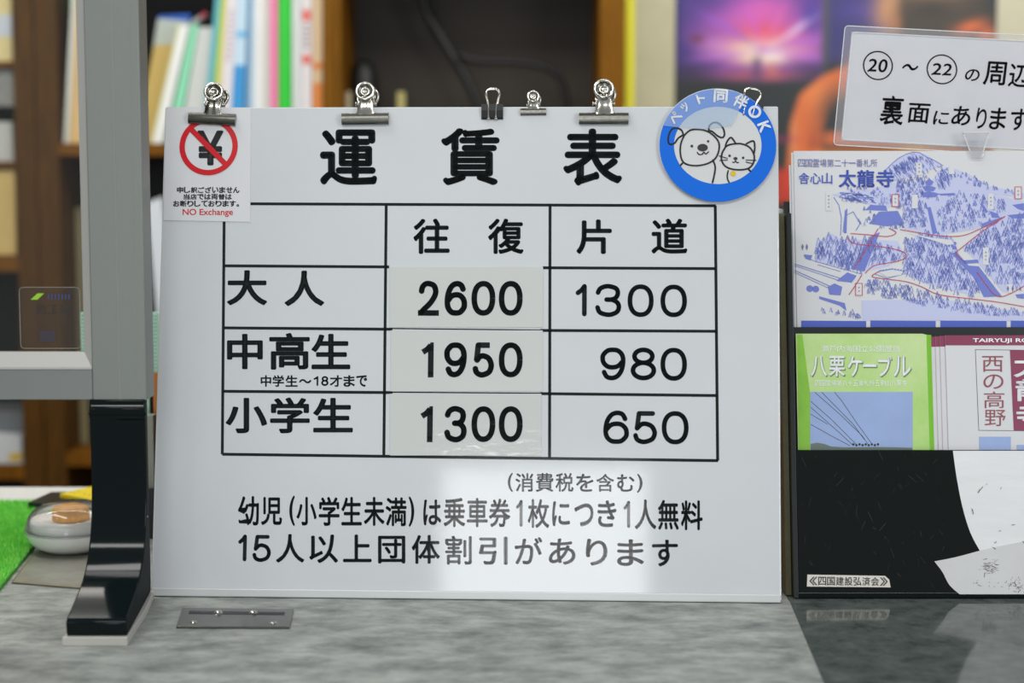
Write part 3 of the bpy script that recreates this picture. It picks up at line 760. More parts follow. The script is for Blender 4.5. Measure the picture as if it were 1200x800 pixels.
tag(obj('orange_tab', MB().box(-0.004, 0.01, 0, 0.003, -0.12, 0.008), plain(206, 120, 40), loc=(a[0]-0.004, YO+0.012+0.024, a[1])), 'orange card standing beside the mint notebook', 'card')

# ------------------------------------------------------------------ brochure rack on the right
gx, gy = ground(936, 702)
RF = Frame((gx, gy, 0.0), 0.0, 0.215)
RW = 0.325                                              # width of the rack
RM = RF.matrix()
T_ = RF.at
wF, wB, wM, wS = 0.0, -0.014, -0.026, -0.036             # front pocket, leaflets, middle pocket, map sheets
TL_ = math.tan(0.215)
def rbox(x0, x1, w0, w1, vt, base=0.0012, vt1=None):
    A = [(x0, base-w0*TL_, w0), (x0, base-w1*TL_, w1), (x0, vt, w1), (x0, vt, w0)]
    return MB().loft(A, [(x1, y, z) for x, y, z in A])
rack = thing('brochure_rack', 'black tiered brochure rack right of the price board', 'rack', matrix=RM)
ztop = T_(932, 258, wS)[1]
obj('side_panel', rbox(-0.0045, 0.0, wS-0.008, wF+0.001, ztop), M['rackblack'], rack, bevel=0.0006)
obj('side_trim', rbox(-0.0105, -0.0048, wS-0.026, wF-0.010, ztop+0.002), M['rackolive'], rack, bevel=0.0005)
obj('side_panel', rbox(RW, RW+0.0045, wS-0.008, wF+0.001, ztop), M['rackblack'], rack, bevel=0.0006)
obj('back_panel', rbox(0, RW, wS-0.008, wS-0.005, ztop+0.02), M['rackblack'], rack)
v_m = T_(1000, 383.5, wM)[1]
obj('middle_pocket', MB().box(0, RW, 0.0080, v_m, wM, wM+0.002), M['rackblack'], rack)
v_f = T_(1000, 527, wF)[1]
obj('front_pocket', MB().box(0.0004, RW-0.0004, 0.004, v_f, wF-0.0025, wF), M['smoke'], rack, bevel=0.0004)
obj('base_bar', rbox(-0.001, RW+0.001, wF-0.012, wF+0.001, 0.0065), M['blackgloss'], rack, bevel=0.0008)
obj('pocket_bottom', MB().box(0, RW, 0.0092, 0.0096, wS-0.004, wF-0.0027), M['rackblack'], rack)
# glossy sheet the rack stands on
gp = [ground(926, 706), ground(968, 806), ground(1005, 900), (1.05, ground(1005, 900)[1]), (1.05, 1.72), (ground(926, 706)[0], 1.72)]
tag(obj('desk_sheet', MB().prism(gp, 0.0, 0.0004), M['slate']), 'dark glossy plastic sheet under the brochure rack', 'sheet')

scm = MB(); rs_ = random.Random(21)
for i in range(70):
    x_, y_ = rs_.uniform(940, 1112), rs_.uniform(532, 692); a_ = rs_.uniform(0.8, 2.4); l_ = rs_.uniform(.001, .012)
    p_ = RF.at(x_, y_, wF); scm.stroke([p_, (p_[0]+l_*math.cos(a_), p_[1]+l_*math.sin(a_)*.9)], rs_.uniform(.00008, .00025), wF+0.0001, caps=False)
tag(obj('scratches', scm, mat('fine_scratch', (44, 56, 54), 0.5), rack), 'fine pale scratches', kind='stuff')
# label strip on the front pocket
LT = thing('name_label', 'white label strip with black characters on the rack front', 'label', matrix=RM)
obj('strip', MB().prism([T_(946, 673), T_(1037, 674.5), T_(1042, 679), T_(1043.5, 688), T_(945.5, 687)], 0.0002, 0.0006), mat('label_white', (212, 208, 200), 0.5), LT)
mb = MB(); line(mb, RF, '《四国建設弘済会》', 948, 1041, 675.5, 685.5, 0.0008, 0, 0.012, pad=0.1, slant=0.8); obj('lettering', mb, M['ink_dull'], LT)
# bright reflection on the pocket's right, put in as white sheets with dark scratches
WF = thing('rack_reflection', 'white shape standing for a scratched bright reflection on the rack front', 'film', matrix=RM)  # not a real film: white shapes put in for the reflection
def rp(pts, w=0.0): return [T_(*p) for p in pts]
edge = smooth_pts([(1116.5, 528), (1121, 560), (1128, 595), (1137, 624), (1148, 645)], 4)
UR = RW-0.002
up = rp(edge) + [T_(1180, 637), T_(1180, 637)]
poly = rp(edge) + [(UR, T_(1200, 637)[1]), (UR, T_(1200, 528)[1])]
obj('upper_reflection', MB().prism(poly, 0.0003, 0.0007), M['reflectwhite'], WF)
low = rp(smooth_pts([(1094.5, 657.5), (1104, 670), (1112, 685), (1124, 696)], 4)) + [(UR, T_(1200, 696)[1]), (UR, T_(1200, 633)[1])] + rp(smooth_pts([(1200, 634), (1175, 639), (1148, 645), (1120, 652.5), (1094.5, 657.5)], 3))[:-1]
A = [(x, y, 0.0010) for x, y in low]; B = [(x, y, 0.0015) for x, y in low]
obj('lower_reflection', MB().loft(A, B), mat('white_reflection_low', (208, 210, 210), 0.3, var=0.12, vscale=9), WF)  # greyer lower part of the same painted reflection
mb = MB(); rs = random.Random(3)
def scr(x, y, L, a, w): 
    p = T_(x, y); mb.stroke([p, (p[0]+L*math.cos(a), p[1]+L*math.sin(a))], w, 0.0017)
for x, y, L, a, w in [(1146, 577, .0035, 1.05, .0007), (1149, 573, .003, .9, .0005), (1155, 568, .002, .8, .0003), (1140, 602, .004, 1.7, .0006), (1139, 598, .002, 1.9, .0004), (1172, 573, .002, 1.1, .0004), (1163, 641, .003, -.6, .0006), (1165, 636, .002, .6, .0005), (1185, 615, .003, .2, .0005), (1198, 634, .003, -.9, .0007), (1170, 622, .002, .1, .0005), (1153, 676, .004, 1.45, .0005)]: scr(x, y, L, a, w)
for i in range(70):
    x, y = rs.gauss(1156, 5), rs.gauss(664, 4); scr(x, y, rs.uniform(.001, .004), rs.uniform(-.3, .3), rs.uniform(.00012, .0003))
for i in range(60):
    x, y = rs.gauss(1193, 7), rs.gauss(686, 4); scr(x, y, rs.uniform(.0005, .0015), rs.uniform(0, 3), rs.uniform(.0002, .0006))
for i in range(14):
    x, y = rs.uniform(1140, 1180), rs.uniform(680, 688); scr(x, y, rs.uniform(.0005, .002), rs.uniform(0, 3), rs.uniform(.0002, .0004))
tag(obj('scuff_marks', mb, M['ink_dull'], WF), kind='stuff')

# map sheets in the top tier
def MT(x, y): return RF.at(x, y, wS)
MAPW = [MT(930, 176.5)[0], MT(930, 176.5)[0]+0.297]
mtop = MT(1000, 177)[1]
for i, (dx, dz, dy, lab) in enumerate([(-0.0046, -0.0032, -0.014, 'rearmost white map sheet in the rack, its left edge showing'), (-0.0024, -0.0016, -0.0015, 'white map sheet showing just behind the front map sheet')]):
    s = MB().box(MAPW[0]+dx, MAPW[1]+dx, 0.010, mtop+dy, wS+dz, wS+dz+0.0012)
    o = obj('map_sheet', s, M['paper']); o.matrix_world = RM; tag(o, lab, 'leaflet', 'map sheets in the top tier')
MS = thing('map_sheet', 'front map sheet with blue mountain temple drawing and red routes', 'leaflet', matrix=RM, group='map sheets in the top tier')
obj('sheet', MB().prism([(MAPW[0], 0.0105), (MAPW[1], 0.0105), (MAPW[1], mtop), (MAPW[0], mtop)], wS-0.0002, wS+0.0008), M['paper'], MS)
ZM = wS+0.0010
def mp(x, y): return RF.at(x, y, ZM)
def mps(L): return [mp(*p) for p in L]
wash = MB()
for L in ([(1000, 226), (1050, 214), (1100, 212), (1160, 226), (1200, 236), (1200, 252), (1150, 268), (1095, 276), (1060, 268), (1058, 240), (1015, 238)],
          [(1037, 200), (1050, 188), (1070, 177.5), (1085, 181), (1105, 194), (1085, 200), (1060, 209), (1040, 212)],
          [(1092, 212), (1100, 200), (1112, 195), (1135, 204), (1160, 218), (1200, 226), (1200, 232), (1150, 225), (1115, 222)],
          [(955, 300), (957, 284), (974, 273), (985, 280), (1052, 282), (1060, 300), (1040, 312), (1010, 318), (955, 306)],
          [(1062, 285), (1085, 268), (1118, 280), (1122, 300), (1150, 335), (1140, 346), (1085, 332), (1060, 320)],
          [(1128, 290), (1150, 270), (1200, 248), (1200, 335), (1175, 342), (1150, 312)],
          [(975, 228), (1000, 222), (1045, 228), (1060, 236), (1040, 243), (1000, 236)],
          [(1010, 352), (1100, 350), (1200, 366), (1200, 376), (1010, 375)],
          [(1095, 240), (1120, 228), (1160, 235), (1175, 250), (1140, 268), (1105, 272)]):
    wash.face(mps(L), ZM+len(wash.f)*0.00002)
tag(obj('pale_wash', wash, M['mapwash'], MS), kind='stuff')
ink = MB(); ZI = ZM+0.0003; rs = random.Random(11)
def seg(L, w=0.9, caps=False): ink.stroke(mps(L), w*0.00079, ZI, caps=caps)
def trees(poly, n, h=7, w=0.55, lean=0.0):
    xs = [p[0] for p in poly]; ys = [p[1] for p in poly]; c = 0
    while c < n:
        x, y = rs.uniform(min(xs), max(xs)), rs.uniform(min(ys), max(ys))
        if not inside((x, y), poly): continue
        c += 1.7; hh = h*rs.uniform(.6, 1.2); b = hh*0.36; t = rs.uniform(.5, 1)
        seg([(x-b*t, y+hh*0.5), (x+lean*2, y-hh*0.5), (x+b, y+hh*rs.uniform(.3, .6))], w*rs.uniform(.7, 1.4))
        if rs.random() < .55: seg([(x+b*.4, y+hh*0.1), (x+b*.4+rs.uniform(-1, 1), y+hh*0.5)], w*1.6)
def hatch(poly, n, L=7, ang=1.1, w=0.5):
    xs = [p[0] for p in poly]; ys = [p[1] for p in poly]; c = 0
    while c < n:
        x, y = rs.uniform(min(xs), max(xs)), rs.uniform(min(ys), max(ys))
        if not inside((x, y), poly): continue
        c += 1; a = ang+rs.uniform(-.25, .25); l = L*rs.uniform(.5, 1.1)
        seg([(x, y), (x+l*math.cos(a), y+l*math.sin(a))], w*rs.uniform(.6, 1.5))
peak = [(1037, 200), (1050, 188), (1070, 177.5), (1085, 181), (1105, 194), (1085, 200), (1060, 209), (1040, 212)]
hatch(peak, 130, 6, 1.0); hatch([(1045, 197), (1068, 180), (1080, 183), (1066, 195), (1050, 203)], 90, 6, 1.1, .8)
seg([(1037, 200), (1045, 192), (1052, 186), (1061, 181), (1070, 178), (1078, 179), (1086, 184), (1095, 188), (1105, 194)], .9)
hatch([(1092, 215), (1098, 202), (1112, 196), (1120, 205), (1106, 218)], 60, 7, 1.2, .7)
trees([(1098, 202), (1112, 194), (1135, 203), (1160, 217), (1200, 225), (1200, 229), (1150, 221), (1115, 206)], 80, 4)
trees([(1052, 212), (1060, 209), (1088, 205), (1092, 218), (1090, 232), (1050, 232)], 150, 5)
trees([(975, 222), (1000, 219), (1045, 222), (1070, 230), (1065, 240), (1030, 240), (985, 234)], 130, 4)
hatch([(980, 225), (1020, 228), (1022, 238), (990, 234)], 80, 6, .25, .9)
trees([(957, 284), (974, 273), (985, 280), (1025, 280), (1008, 316), (955, 303)], 230, 9)
trees([(1025, 285), (1052, 290), (1060, 298), (1045, 305), (1018, 308)], 70, 8)
trees([(1060, 280), (1085, 270), (1118, 282), (1122, 300), (1150, 335), (1140, 346), (1085, 333), (1060, 318)], 420, 9)
trees([(1130, 290), (1150, 272), (1200, 250), (1200, 335), (1178, 340), (1152, 312)], 380, 9)
trees([(1098, 232), (1125, 224), (1180, 236), (1180, 250), (1140, 268), (1105, 272), (1096, 255)], 260, 6)
trees([(1045, 240), (1086, 235), (1086, 268), (1055, 266), (1058, 252)], 120, 6)
trees([(1012, 328), (1040, 330), (1080, 340), (1140, 354), (1200, 364), (1200, 369), (1150, 368), (1060, 352), (1015, 342)], 330, 6)
trees([(962, 362), (1010, 364), (1008, 371), (962, 370)], 24, 6)
trees([(1010, 240), (1060, 262), (1058, 268), (1035, 268), (1005, 262), (1005, 250)], 45, 5)
# outlines and lines
seg([(931, 309), (985, 326)], .9); seg([(931, 311), (985, 329)], .7); seg([(931, 316.5), (972, 335)], .9); seg([(931, 319), (970, 337)], .7)
seg([(977, 231), (983, 240), (986, 255), (985, 276)], .9)
seg([(988, 272), (990, 253), (1000, 248), (1008, 262), (1003, 270)], .9)
seg([(942, 300), (955, 306), (980, 313), (1010, 321)], .6); seg([(958, 310), (985, 318)], .6)
for i in range(9): seg([(1030+i*3.4, 316+abs(4-i)*.5), (1033+i*3.4, 314.5+abs(4-i)*.5)], 1.6)
seg([(1025, 321), (1040, 326), (1058, 321), (1060, 316)], .8)
tag(obj('line_drawing', ink, M['mapblue'], MS), kind='stuff')
sol = MB()
for L in ([(1086.5, 243), (1090.5, 242.5), (1098.5, 273), (1093, 275)], [(1115, 297), (1121, 295), (1135, 311), (1147, 312), (1174, 347), (1153, 348), (1140, 324)],
          [(1021, 276), (1031, 272), (1013, 318), (997, 315)], [(1018, 262), (1030, 248), (1052, 247), (1060, 262), (1040, 265)], [(1014, 246), (1020, 240), (1038, 241), (1040, 247)],
          [(990, 247), (993, 244), (992, 273), (989, 273)], [(980, 329), (993, 319), (1004, 323), (998, 331)], [(970, 336), (978, 332), (987, 336), (985, 346), (972, 345)],
          [(960, 347), (990, 355), (992, 364), (984, 358), (960, 350)], [(1078, 226), (1089, 224), (1101, 227), (1096, 231), (1082, 231)], [(1081, 219), (1089, 217), (1097, 220), (1094, 224), (1084, 224)],
          [(1084, 213), (1089, 209), (1094, 213), (1092, 217), (1086, 217)], [(1128, 305), (1146, 304), (1147, 308), (1130, 309)], [(1186, 240), (1200, 238), (1200, 247), (1193, 245)],
          [(1180, 252), (1200, 250), (1200, 256), (1186, 256)], [(942, 298), (952, 299), (950, 305), (944, 303)], [(1190, 345), (1200, 344), (1200, 350), (1192, 349)], [(1100, 227), (1118, 226), (1118, 229), (1102, 229)],
          [(1148, 238), (1152, 239), (1158, 248), (1155, 250)], [(1160, 247), (1168, 250), (1172, 255), (1162, 255)], [(1150, 262), (1175, 254), (1168, 262), (1150, 267)], [(993, 300), (995, 300), (996, 316), (991, 316)]):
    sol.face(mps(L), ZM+0.0002)
for cx, cy, r in ((1107, 210, 2.6), (949, 338, 4.2), (956, 338.5, 4.2), (1119, 285, 2), (940.5, 291, 0), (1118, 290, 2.4)):
    if r: x, y = mp(cx, cy); sol.disc(x, y, r*0.00079, ZM+0.0002, 14)
tag(obj('solid_shapes', sol, M['mapmid'], MS), kind='stuff')
bars = MB()
for x0, x1 in ((939, 1015), (1020, 1096.5), (1102, 1179.5), (1184.5, 1262)): bars.face(mps([(x0, 375.5), (x1, 376), (x1, 400), (x0, 400)]), ZM+0.0002)
obj('photo_strip', bars, M['mapbold'], MS)
red = MB(); ZR = ZM+0.0006
for L in ([(1177.5, 253.7), (1150, 267.5), (1132, 275), (1117, 277), (1095, 275.5), (1055, 269)], [(997, 273.5), (1017, 275), (1040, 277), (1050, 272.5), (1042, 267.5)],
          [(993.7, 277.5), (1000, 285), (1030, 288.7), (1055, 293.7), (1062, 300), (1052, 306), (1025, 311), (1014, 320)], [(1029, 268), (1014, 293), (1001, 314)],
          [(1177, 254), (1150, 272), (1126, 291), (1120, 297), (1128, 305)], [(1145, 319), (1155, 333), (1164, 344), (1173, 347.5), (1186, 343), (1200, 335)], [(1010, 322), (1002, 335), (995, 345)],
          [(1030, 318), (1022, 324), (1040, 327), (1062, 330), (1080, 336), (1100, 345), (1137, 350), (1170, 354), (1215, 362)]):
    red.stroke(smooth_pts(mps(L), 5), 0.95*0.00079, ZR)
for x, y in ((1049, 235), (1193, 226), (1006.5, 339)):
    red.stroke(mps([(x-3.8, y-7), (x+3.8, y-7), (x+3.8, y+7), (x-3.8, y+7)]), 0.9*0.00079, ZR, closed=True)
wl = MB()
for x, y, h in ((1049, 235, 7), (1193, 226, 7), (1006.5, 339, 8), (1077, 198, 7), (971, 236, 11), (1115, 200, 4), (1072, 236, 8), (1161, 236, 9), (1155, 300, 10), (1183, 338, 5)):
    wl.face(mps([(x-3.4, y-h), (x+3.4, y-h), (x+3.4, y+h), (x-3.4, y+h)]), ZM+0.0004)
wl.face(mps([(1030, 319), (1045, 316), (1058, 318), (1056, 322), (1040, 324.5)]), ZM+0.0004)
wl.face(mps([(1062, 273), (1095, 279), (1115, 281), (1118, 286), (1110, 287), (1085, 279)]), ZM+0.0004)
tag(obj('name_boxes', wl, M['paper'], MS), kind='stuff')
tag(obj('red_route', red, M['mapred'], MS), kind='stuff')
tx = MB()
for x, y, n in ((1077, 197, 3), (971, 236, 4), (1049, 235, 2), (1193, 226, 2), (1006.5, 339, 2), (1161, 236, 3), (1155, 300, 3)):
    for i in range(n):
        X, Y = mp(x, y+(i-(n-1)/2)*4.2); tx.stroke([(X-.0011, Y), (X+.0011, Y)], .0004, ZM+0.0005, caps=False); tx.stroke([(X, Y-.0011), (X, Y+.0011)], .0004, ZM+0.0005, caps=False)
for X in (940.5, 945.5, 1181, 1186.5):
    Y0 = 289.5 if X < 1000 else 338.5
    tx.face(mps([(X-1.3, Y0-0.5), (X, Y0-4), (X+1.3, Y0-0.5), (X, Y0+4)]), ZM+0.0005)
line(tx, RF, '四国霊場第二十一番札所', 935, 1028.5, 186.5, 195.5, ZM+0.0005, 0.0)
tag(obj('small_lettering', tx, M['mapviolet'], MS), kind='stuff')
tx = MB(); zt_ = ZM+0.0006
line(tx, RF, '舎心山', 935.5, 976, 202.5, 215.5, zt_, 0, 0.012)
for ch, a, b in (('太', 983, 1003.5), ('龍', 1004.5, 1025), ('寺', 1027, 1047.5)): put(tx, ch, rect(RF, a, b, 199, 219.5, zt_), zt_, 0, 0.026)
tag(obj('title_lettering', tx, M['mapbold'], MS), 'bold blue temple name')

# green leaflets
def LB(x, y, w=wB): return RF.at(x, y, w)
vtop = LB(1010, 391)[1]
G2 = 'green leaflets in the middle tier'
gm = mat('leaflet_green', (202, 220, 168), 0.3, var=1, vscale=9, col2=(164, 206, 112))
gm2 = mat('leaflet_green_edge', (122, 190, 44), 0.3)
u0, u1 = LB(933.5, 450)[0], LB(1087, 450)[0]
for i, (dx, dz, lab) in enumerate([(0.0055, -0.0034, 'rearmost green leaflet, its right edge showing'), (0.0028, -0.0017, 'green leaflet just behind the front green leaflet')]):
    o = obj('green_leaflet', MB().box(u0+0.001, u1+dx, 0.0105, vtop-0.0008, wB+dz, wB+dz+0.0014), gm2, bevel=0.0004); o.matrix_world = RM; tag(o, lab, 'leaflet', G2)
GL = thing('green_leaflet', 'front green leaflet with white cable car title and sky picture', 'leaflet', matrix=RM, group=G2)
obj('cover', MB().prism([(u0, 0.0105), (u1, 0.0105), (u1, vtop-0.001), (u1-0.004, vtop), (u0, vtop)], wB-0.0003, wB+0.0010), gm, GL)
ZB = wB+0.0012
obj('left_stripe', MB().face([LB(934, 392), LB(940, 392), LB(949, 460), LB(949, 560), LB(936, 560)], ZB), mat('leaflet_green_deep', (136, 196, 62), 0.35, var=0.2, vscale=30), GL)
pic = rect(RF, 949.5, 1069.5, 459, 545, ZB); obj('sky_picture', MB().face(pic, ZB+0.0001), M['skyprint'], GL)
w_ = MB()
for L in ([(955, 459.5), (985, 486), (1010, 510), (1017, 520)], [(978, 459.5), (986, 469), (1005, 497), (1021, 519)], [(950, 470), (975, 492), (1003, 520)], [(950, 477), (985, 508), (1000, 522)], [(963, 459.5), (1000, 497), (1013, 515)], [(950, 497), (975, 511), (996, 522)], [(950, 485), (970, 497)]):
    w_.stroke([RF.at(*p, ZB) for p in L], 0.00045, ZB+0.0003, caps=False)
for i in range(9): p = RF.at(1000+i*3.6, 520.5+(i % 2)*0.9, ZB); w_.disc(p[0], p[1], 0.0012, ZB+0.0003, 8)
tag(obj('cableway_wires', w_, M['ink_dull'], GL), kind='stuff')
obj('hill', MB().face([RF.at(*p, ZB) for p in ((950, 520), (957, 518.5), (966, 520), (974, 523), (990, 524), (1030, 523.5), (1069, 524.5), (1069, 545), (950, 545))], ZB+0.0002), M['hillprint'], GL)
sd = MB(); tl = MB()
for ch, a, b in (('八', 950, 969), ('栗', 971, 990), ('ケ', 993, 1010.5), ('ー', 1011, 1027), ('ブ', 1028.5, 1045), ('ル', 1047, 1067.5)):
    t, u = (426.5, 430) if ch == 'ー' else (417, 441)
    put(tl, ch, rect(RF, a, b, t, u, ZB), ZB+0.0004, 0, 0.014); put(sd, ch, rect(RF, a+1.1, b+1.1, t+1.1, u+1.1, ZB), ZB+0.0002, 0, 0.014)
line(tl, RF, '瀬戸内海国立公園屋島', 962, 1055, 405, 412, ZB+0.0004, -0.005); line(tl, RF, '四国霊場第八十五番札所五剣山八栗寺', 955, 1063, 445.5, 452, ZB+0.0004, -0.005)
obj('title_shadow', sd, mat('title_green_shadow', (110, 140, 90), 0.5), GL); obj('title_lettering', tl, M['white_ink'], GL)

# maroon and white leaflets
G3 = 'white leaflets with maroon header in the middle tier'
v0 = LB(1150, 393)[1]
for i, (a, lab) in enumerate(((1092.5, 'white leaflet with maroon header edge, rearmost next to the green ones'), (1098, 'white leaflet edge second behind the front maroon one'), (1103, 'white leaflet edge just behind the front maroon one'))):
    ua = LB(a, 450)[0]; dz = -0.0030+i*0.0011
    t = thing('maroon_leaflet', lab, 'leaflet', matrix=RM, group=G3)
    obj('cover', MB().box(ua, ua+0.115, 0.010, v0-0.0003*(3-i), wB+dz, wB+dz+0.0009), plain(206, 206, 210, 0.4), t)
    hv = LB(a, 406)[1]; obj('header_band', MB().face([(ua, hv), (ua+0.02, hv), (ua+0.02, v0-0.0003*(3-i)), (ua, v0-0.0003*(3-i))], wB+dz+0.00095), M['maroon'], t)
t = thing('maroon_leaflet', 'front white leaflet with maroon header and framed vertical characters', 'leaflet', matrix=RM, group=G3)
ua = LB(1109, 450)[0]; ub = min(ua+0.118, RW-0.002)
obj('cover', MB().box(ua, ub, 0.010, v0, wB+0.0005, wB+0.0014), M['paper'], t)
ZL = wB+0.0016
def cl(L): return [RF.at(*p, ZL) for p in L]
hy0, hy1 = RF.at(1150, 393.5, ZL)[1], RF.at(1150, 404.5, ZL)[1]
obj('header_band', MB().face([(ua, hy1), (ub, hy1), (ub, v0), (ua, v0)], ZL), M['maroon'], t)
h = MB(); word(h, RF, 'TAIRYUJI ROPEWAY', 1140, 1246, 396.2, 402.2, ZL+0.0002, 0.02); obj('header_lettering', h, M['white_ink'], t)
h = MB(); h.stroke(cl([(1143, 409.5), (1240, 410.5), (1240, 505), (1147, 504)]), 0.0004, ZL+0.0001, closed=True); obj('frame_line', h, M['ink_dull'], t)
h = MB(); write(h, RF, [('西', 1151, 1175.5, 417, 435.5), ('の', 1152.5, 1176, 438.5, 455.5), ('高', 1153, 1177, 458.5, 478), ('野', 1154, 1178.5, 480, 499)], ZL+0.0002, 0.0); obj('rose_lettering', h, M['maroontext'], t)
obj('maroon_box', MB().face(cl([(1183.5, 410), (1238, 410.5), (1238, 504.5), (1188, 504.5)]), ZL+0.0002), M['maroon'], t)
h = MB(); write(h, RF, [('太', 1188, 1230, 415, 442), ('龍', 1190, 1232, 444, 470), ('寺', 1191, 1233, 473, 500)], ZL+0.0004, 0, 0.018); obj('temple_name_lettering', h, M['white_ink'], t)
obj('landscape_picture', MB().face(cl([(1147.5, 511.5), (1184.5, 511.5), (1184.5, 545), (1147.5, 545)]), ZL+0.0002), M['skyprint'], t)
obj('landscape_picture', MB().face(cl([(1191.5, 521), (1235, 521), (1235, 545), (1191.5, 545)]), ZL+0.0002), M['skyprint'], t)

# orange packet tucked between board and rack
h = thing('orange_packet', 'orange packet poking out behind the rack side', 'packet', (0, 0, 0))
YQ = 1.70
YQ = 1.648; a = xz(914, 600, YQ); b = xz(923.5, 505, YQ); cc = xz(916, 487, YQ); h.location = (a[0], YQ, 0)
pq = [(a[0]-0.02, 0.0), (a[0]+0.004, 0.0), (b[0], b[1]-0.03), (b[0]+0.001, b[1]), (cc[0]+0.002, cc[1]), (a[0]-0.01, cc[1]-0.006)]
mb = MB().loft([(x, YQ, z) for x, z in pq], [(x, YQ+0.004, z) for x, z in pq])
obj('pouch', local(mb, tuple(h.location)), plain(214, 112, 30), h)
# white round pen cap between board and rack
a = xz(915, 262, 1.72)
WB = tag(obj('white_bottle', MB().lathe([(0.0001, 0), (0.010, 0), (0.0105, 0.002), (0.0105, a[1]-0.03), (0.010, a[1]-0.012), (0.007, a[1]-0.004), (0.0055, a[1]+0.004), (0.005, a[1]+0.014), (0.0001, a[1]+0.015)], n=24), plain(214, 214, 212, 0.3), smooth=True, loc=(a[0], 1.74, 0)), 'slim white bottle behind the gap between board and rack', 'bottle')

# ------------------------------------------------------------------ hand-written sign in its clear case
SF = Frame(RF.O, 0.0, 0.215)
wC = wS-0.0075
def SG(x, y): return SF.at(x, y, wC)
SGN = thing('handwritten_sign', 'hand-lettered card in a clear case above the map sheets', 'sign', matrix=RM)
TLc, BLc = (990, 30.5), (976.5, 170)
TRc, BRc = (1345, 49), (1340, 190)
def rr_poly(c, r, k=5):
    P_ = [SG(*p) for p in c]; out = []
    for i in range(4):
        p = Vector(P_[i]); a = (Vector(P_[i-1])-p).normalized(); b = (Vector(P_[(i+1) % 4])-p).normalized()
        for j in range(k+1):
            t = j/k; A = p+a*r; B = p+b*r
            out.append(tuple((1-t)**2*A+2*t*(1-t)*p+t*t*B))
    return out
outer = rr_poly([TLc, TRc, BRc, BLc], 0.004)
inner = rr_poly([(999, 38), (1338, 55.5), (1332, 182), (986.5, 163.5)], 0.003)
obj('card', MB().prism(rr_poly([(998, 37), (1339, 55), (1333, 183), (985.5, 164.5)], 0.001), wC-0.0006, wC), plain(206, 208, 212, 0.3), SGN)
obj('clear_sleeve', MB().prism(outer, wC+0.0006, wC+0.0012), M['case'], SGN)
mb = MB(); n = len(outer); mb.add([(x, y, wC+0.0014) for x, y in outer]+[(x, y, wC+0.0014) for x, y in inner], [(i, (i+1) % n, n+(i+1) % n, n+i) for i in range(n)])
mb.add([(x, y, wC-0.001) for x, y in outer]+[(x, y, wC+0.0014) for x, y in outer], [(i, (i+1) % n, n+(i+1) % n, n+i) for i in range(n)])
obj('sleeve_rim', mb, M['case_rim'], SGN)
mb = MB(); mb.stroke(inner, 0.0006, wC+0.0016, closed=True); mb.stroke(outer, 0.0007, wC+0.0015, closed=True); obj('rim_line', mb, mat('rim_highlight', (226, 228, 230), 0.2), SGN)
ZS = wC+0.0002
tx = MB(); ra = -0.05
for cx, cy, r in ((1028.8, 76.8, 18.6), (1103.8, 81.3, 19)):
    x, y = SG(cx, cy); tx.ring(x, y, (r-1.7)*0.00082, r*0.00082, ZS, 48)
SC_ = [('2', 1017.5, 1028, 68.8, 84.5), ('0', 1029.5, 1040, 69.3, 85), ('〜', 1057.5, 1075.8, 75, 82.5), ('2', 1092.5, 1103.5, 74, 88.3), ('2', 1105, 1115.8, 74.5, 89), ('の', 1131, 1148, 81, 95),
      ('周', 1153, 1179, 72, 100), ('辺', 1182.5, 1207, 75, 102), ('裏', 1032, 1059, 112, 146.5), ('面', 1064, 1089.5, 121, 144.5), ('に', 1094, 1112, 130, 146.5), ('あ', 1115.5, 1137.5, 124, 147),
      ('り', 1144, 1156, 126, 151), ('ま', 1160, 1179, 126, 152), ('す', 1184, 1204, 127, 153), ('。', 1208, 1213, 145, 150)]
for ch, x0, x1, y0, y1 in SC_:
    put(tx, ch, [SG(x0+1, y0), SG(x1+1, y0), SG(x1-1, y1), SG(x0-1, y1)], ZS, -0.026, 0.041, ra)
obj('marker_lettering', tx, mat('marker_black', (8, 10, 14), 0.6, spec=0.1), SGN)
CC = thing('clear_clip', 'clear plastic clip joining the hand-lettered card to the map sheets', 'clip', matrix=RM)
wc = wS+0.003
mb = MB(); mb.prism([RF.at(*p, wc) for p in ((1128, 155.5), (1159, 155), (1153, 178), (1151, 186), (1138, 186), (1136, 178))], wc, wc+0.0016)
obj('front_plate', mb, M['case_rim'], CC, bevel=0.0005)
mb = MB(); 
for L in ([(1128, 155.5), (1159, 155)], [(1129, 158), (1136, 177)], [(1158, 158), (1152, 177)]): mb.stroke([RF.at(*p, wc) for p in L], 0.001, wc+0.0018)
obj('edge_ribs', mb, mat('clip_ridge', (212, 214, 214), 0.15), CC)
mb = MB(); mb.prism([RF.at(*p, wc) for p in ((1130, 158), (1157, 158), (1151, 186), (1138, 186))], wC-0.004, wC-0.0025); mb.prism([RF.at(*p, wc) for p in ((1138, 150), (1150, 150), (1150, 158), (1138, 158))], wC-0.003, wC-0.0015); obj('rear_plate', mb, M['case_rim'], CC)

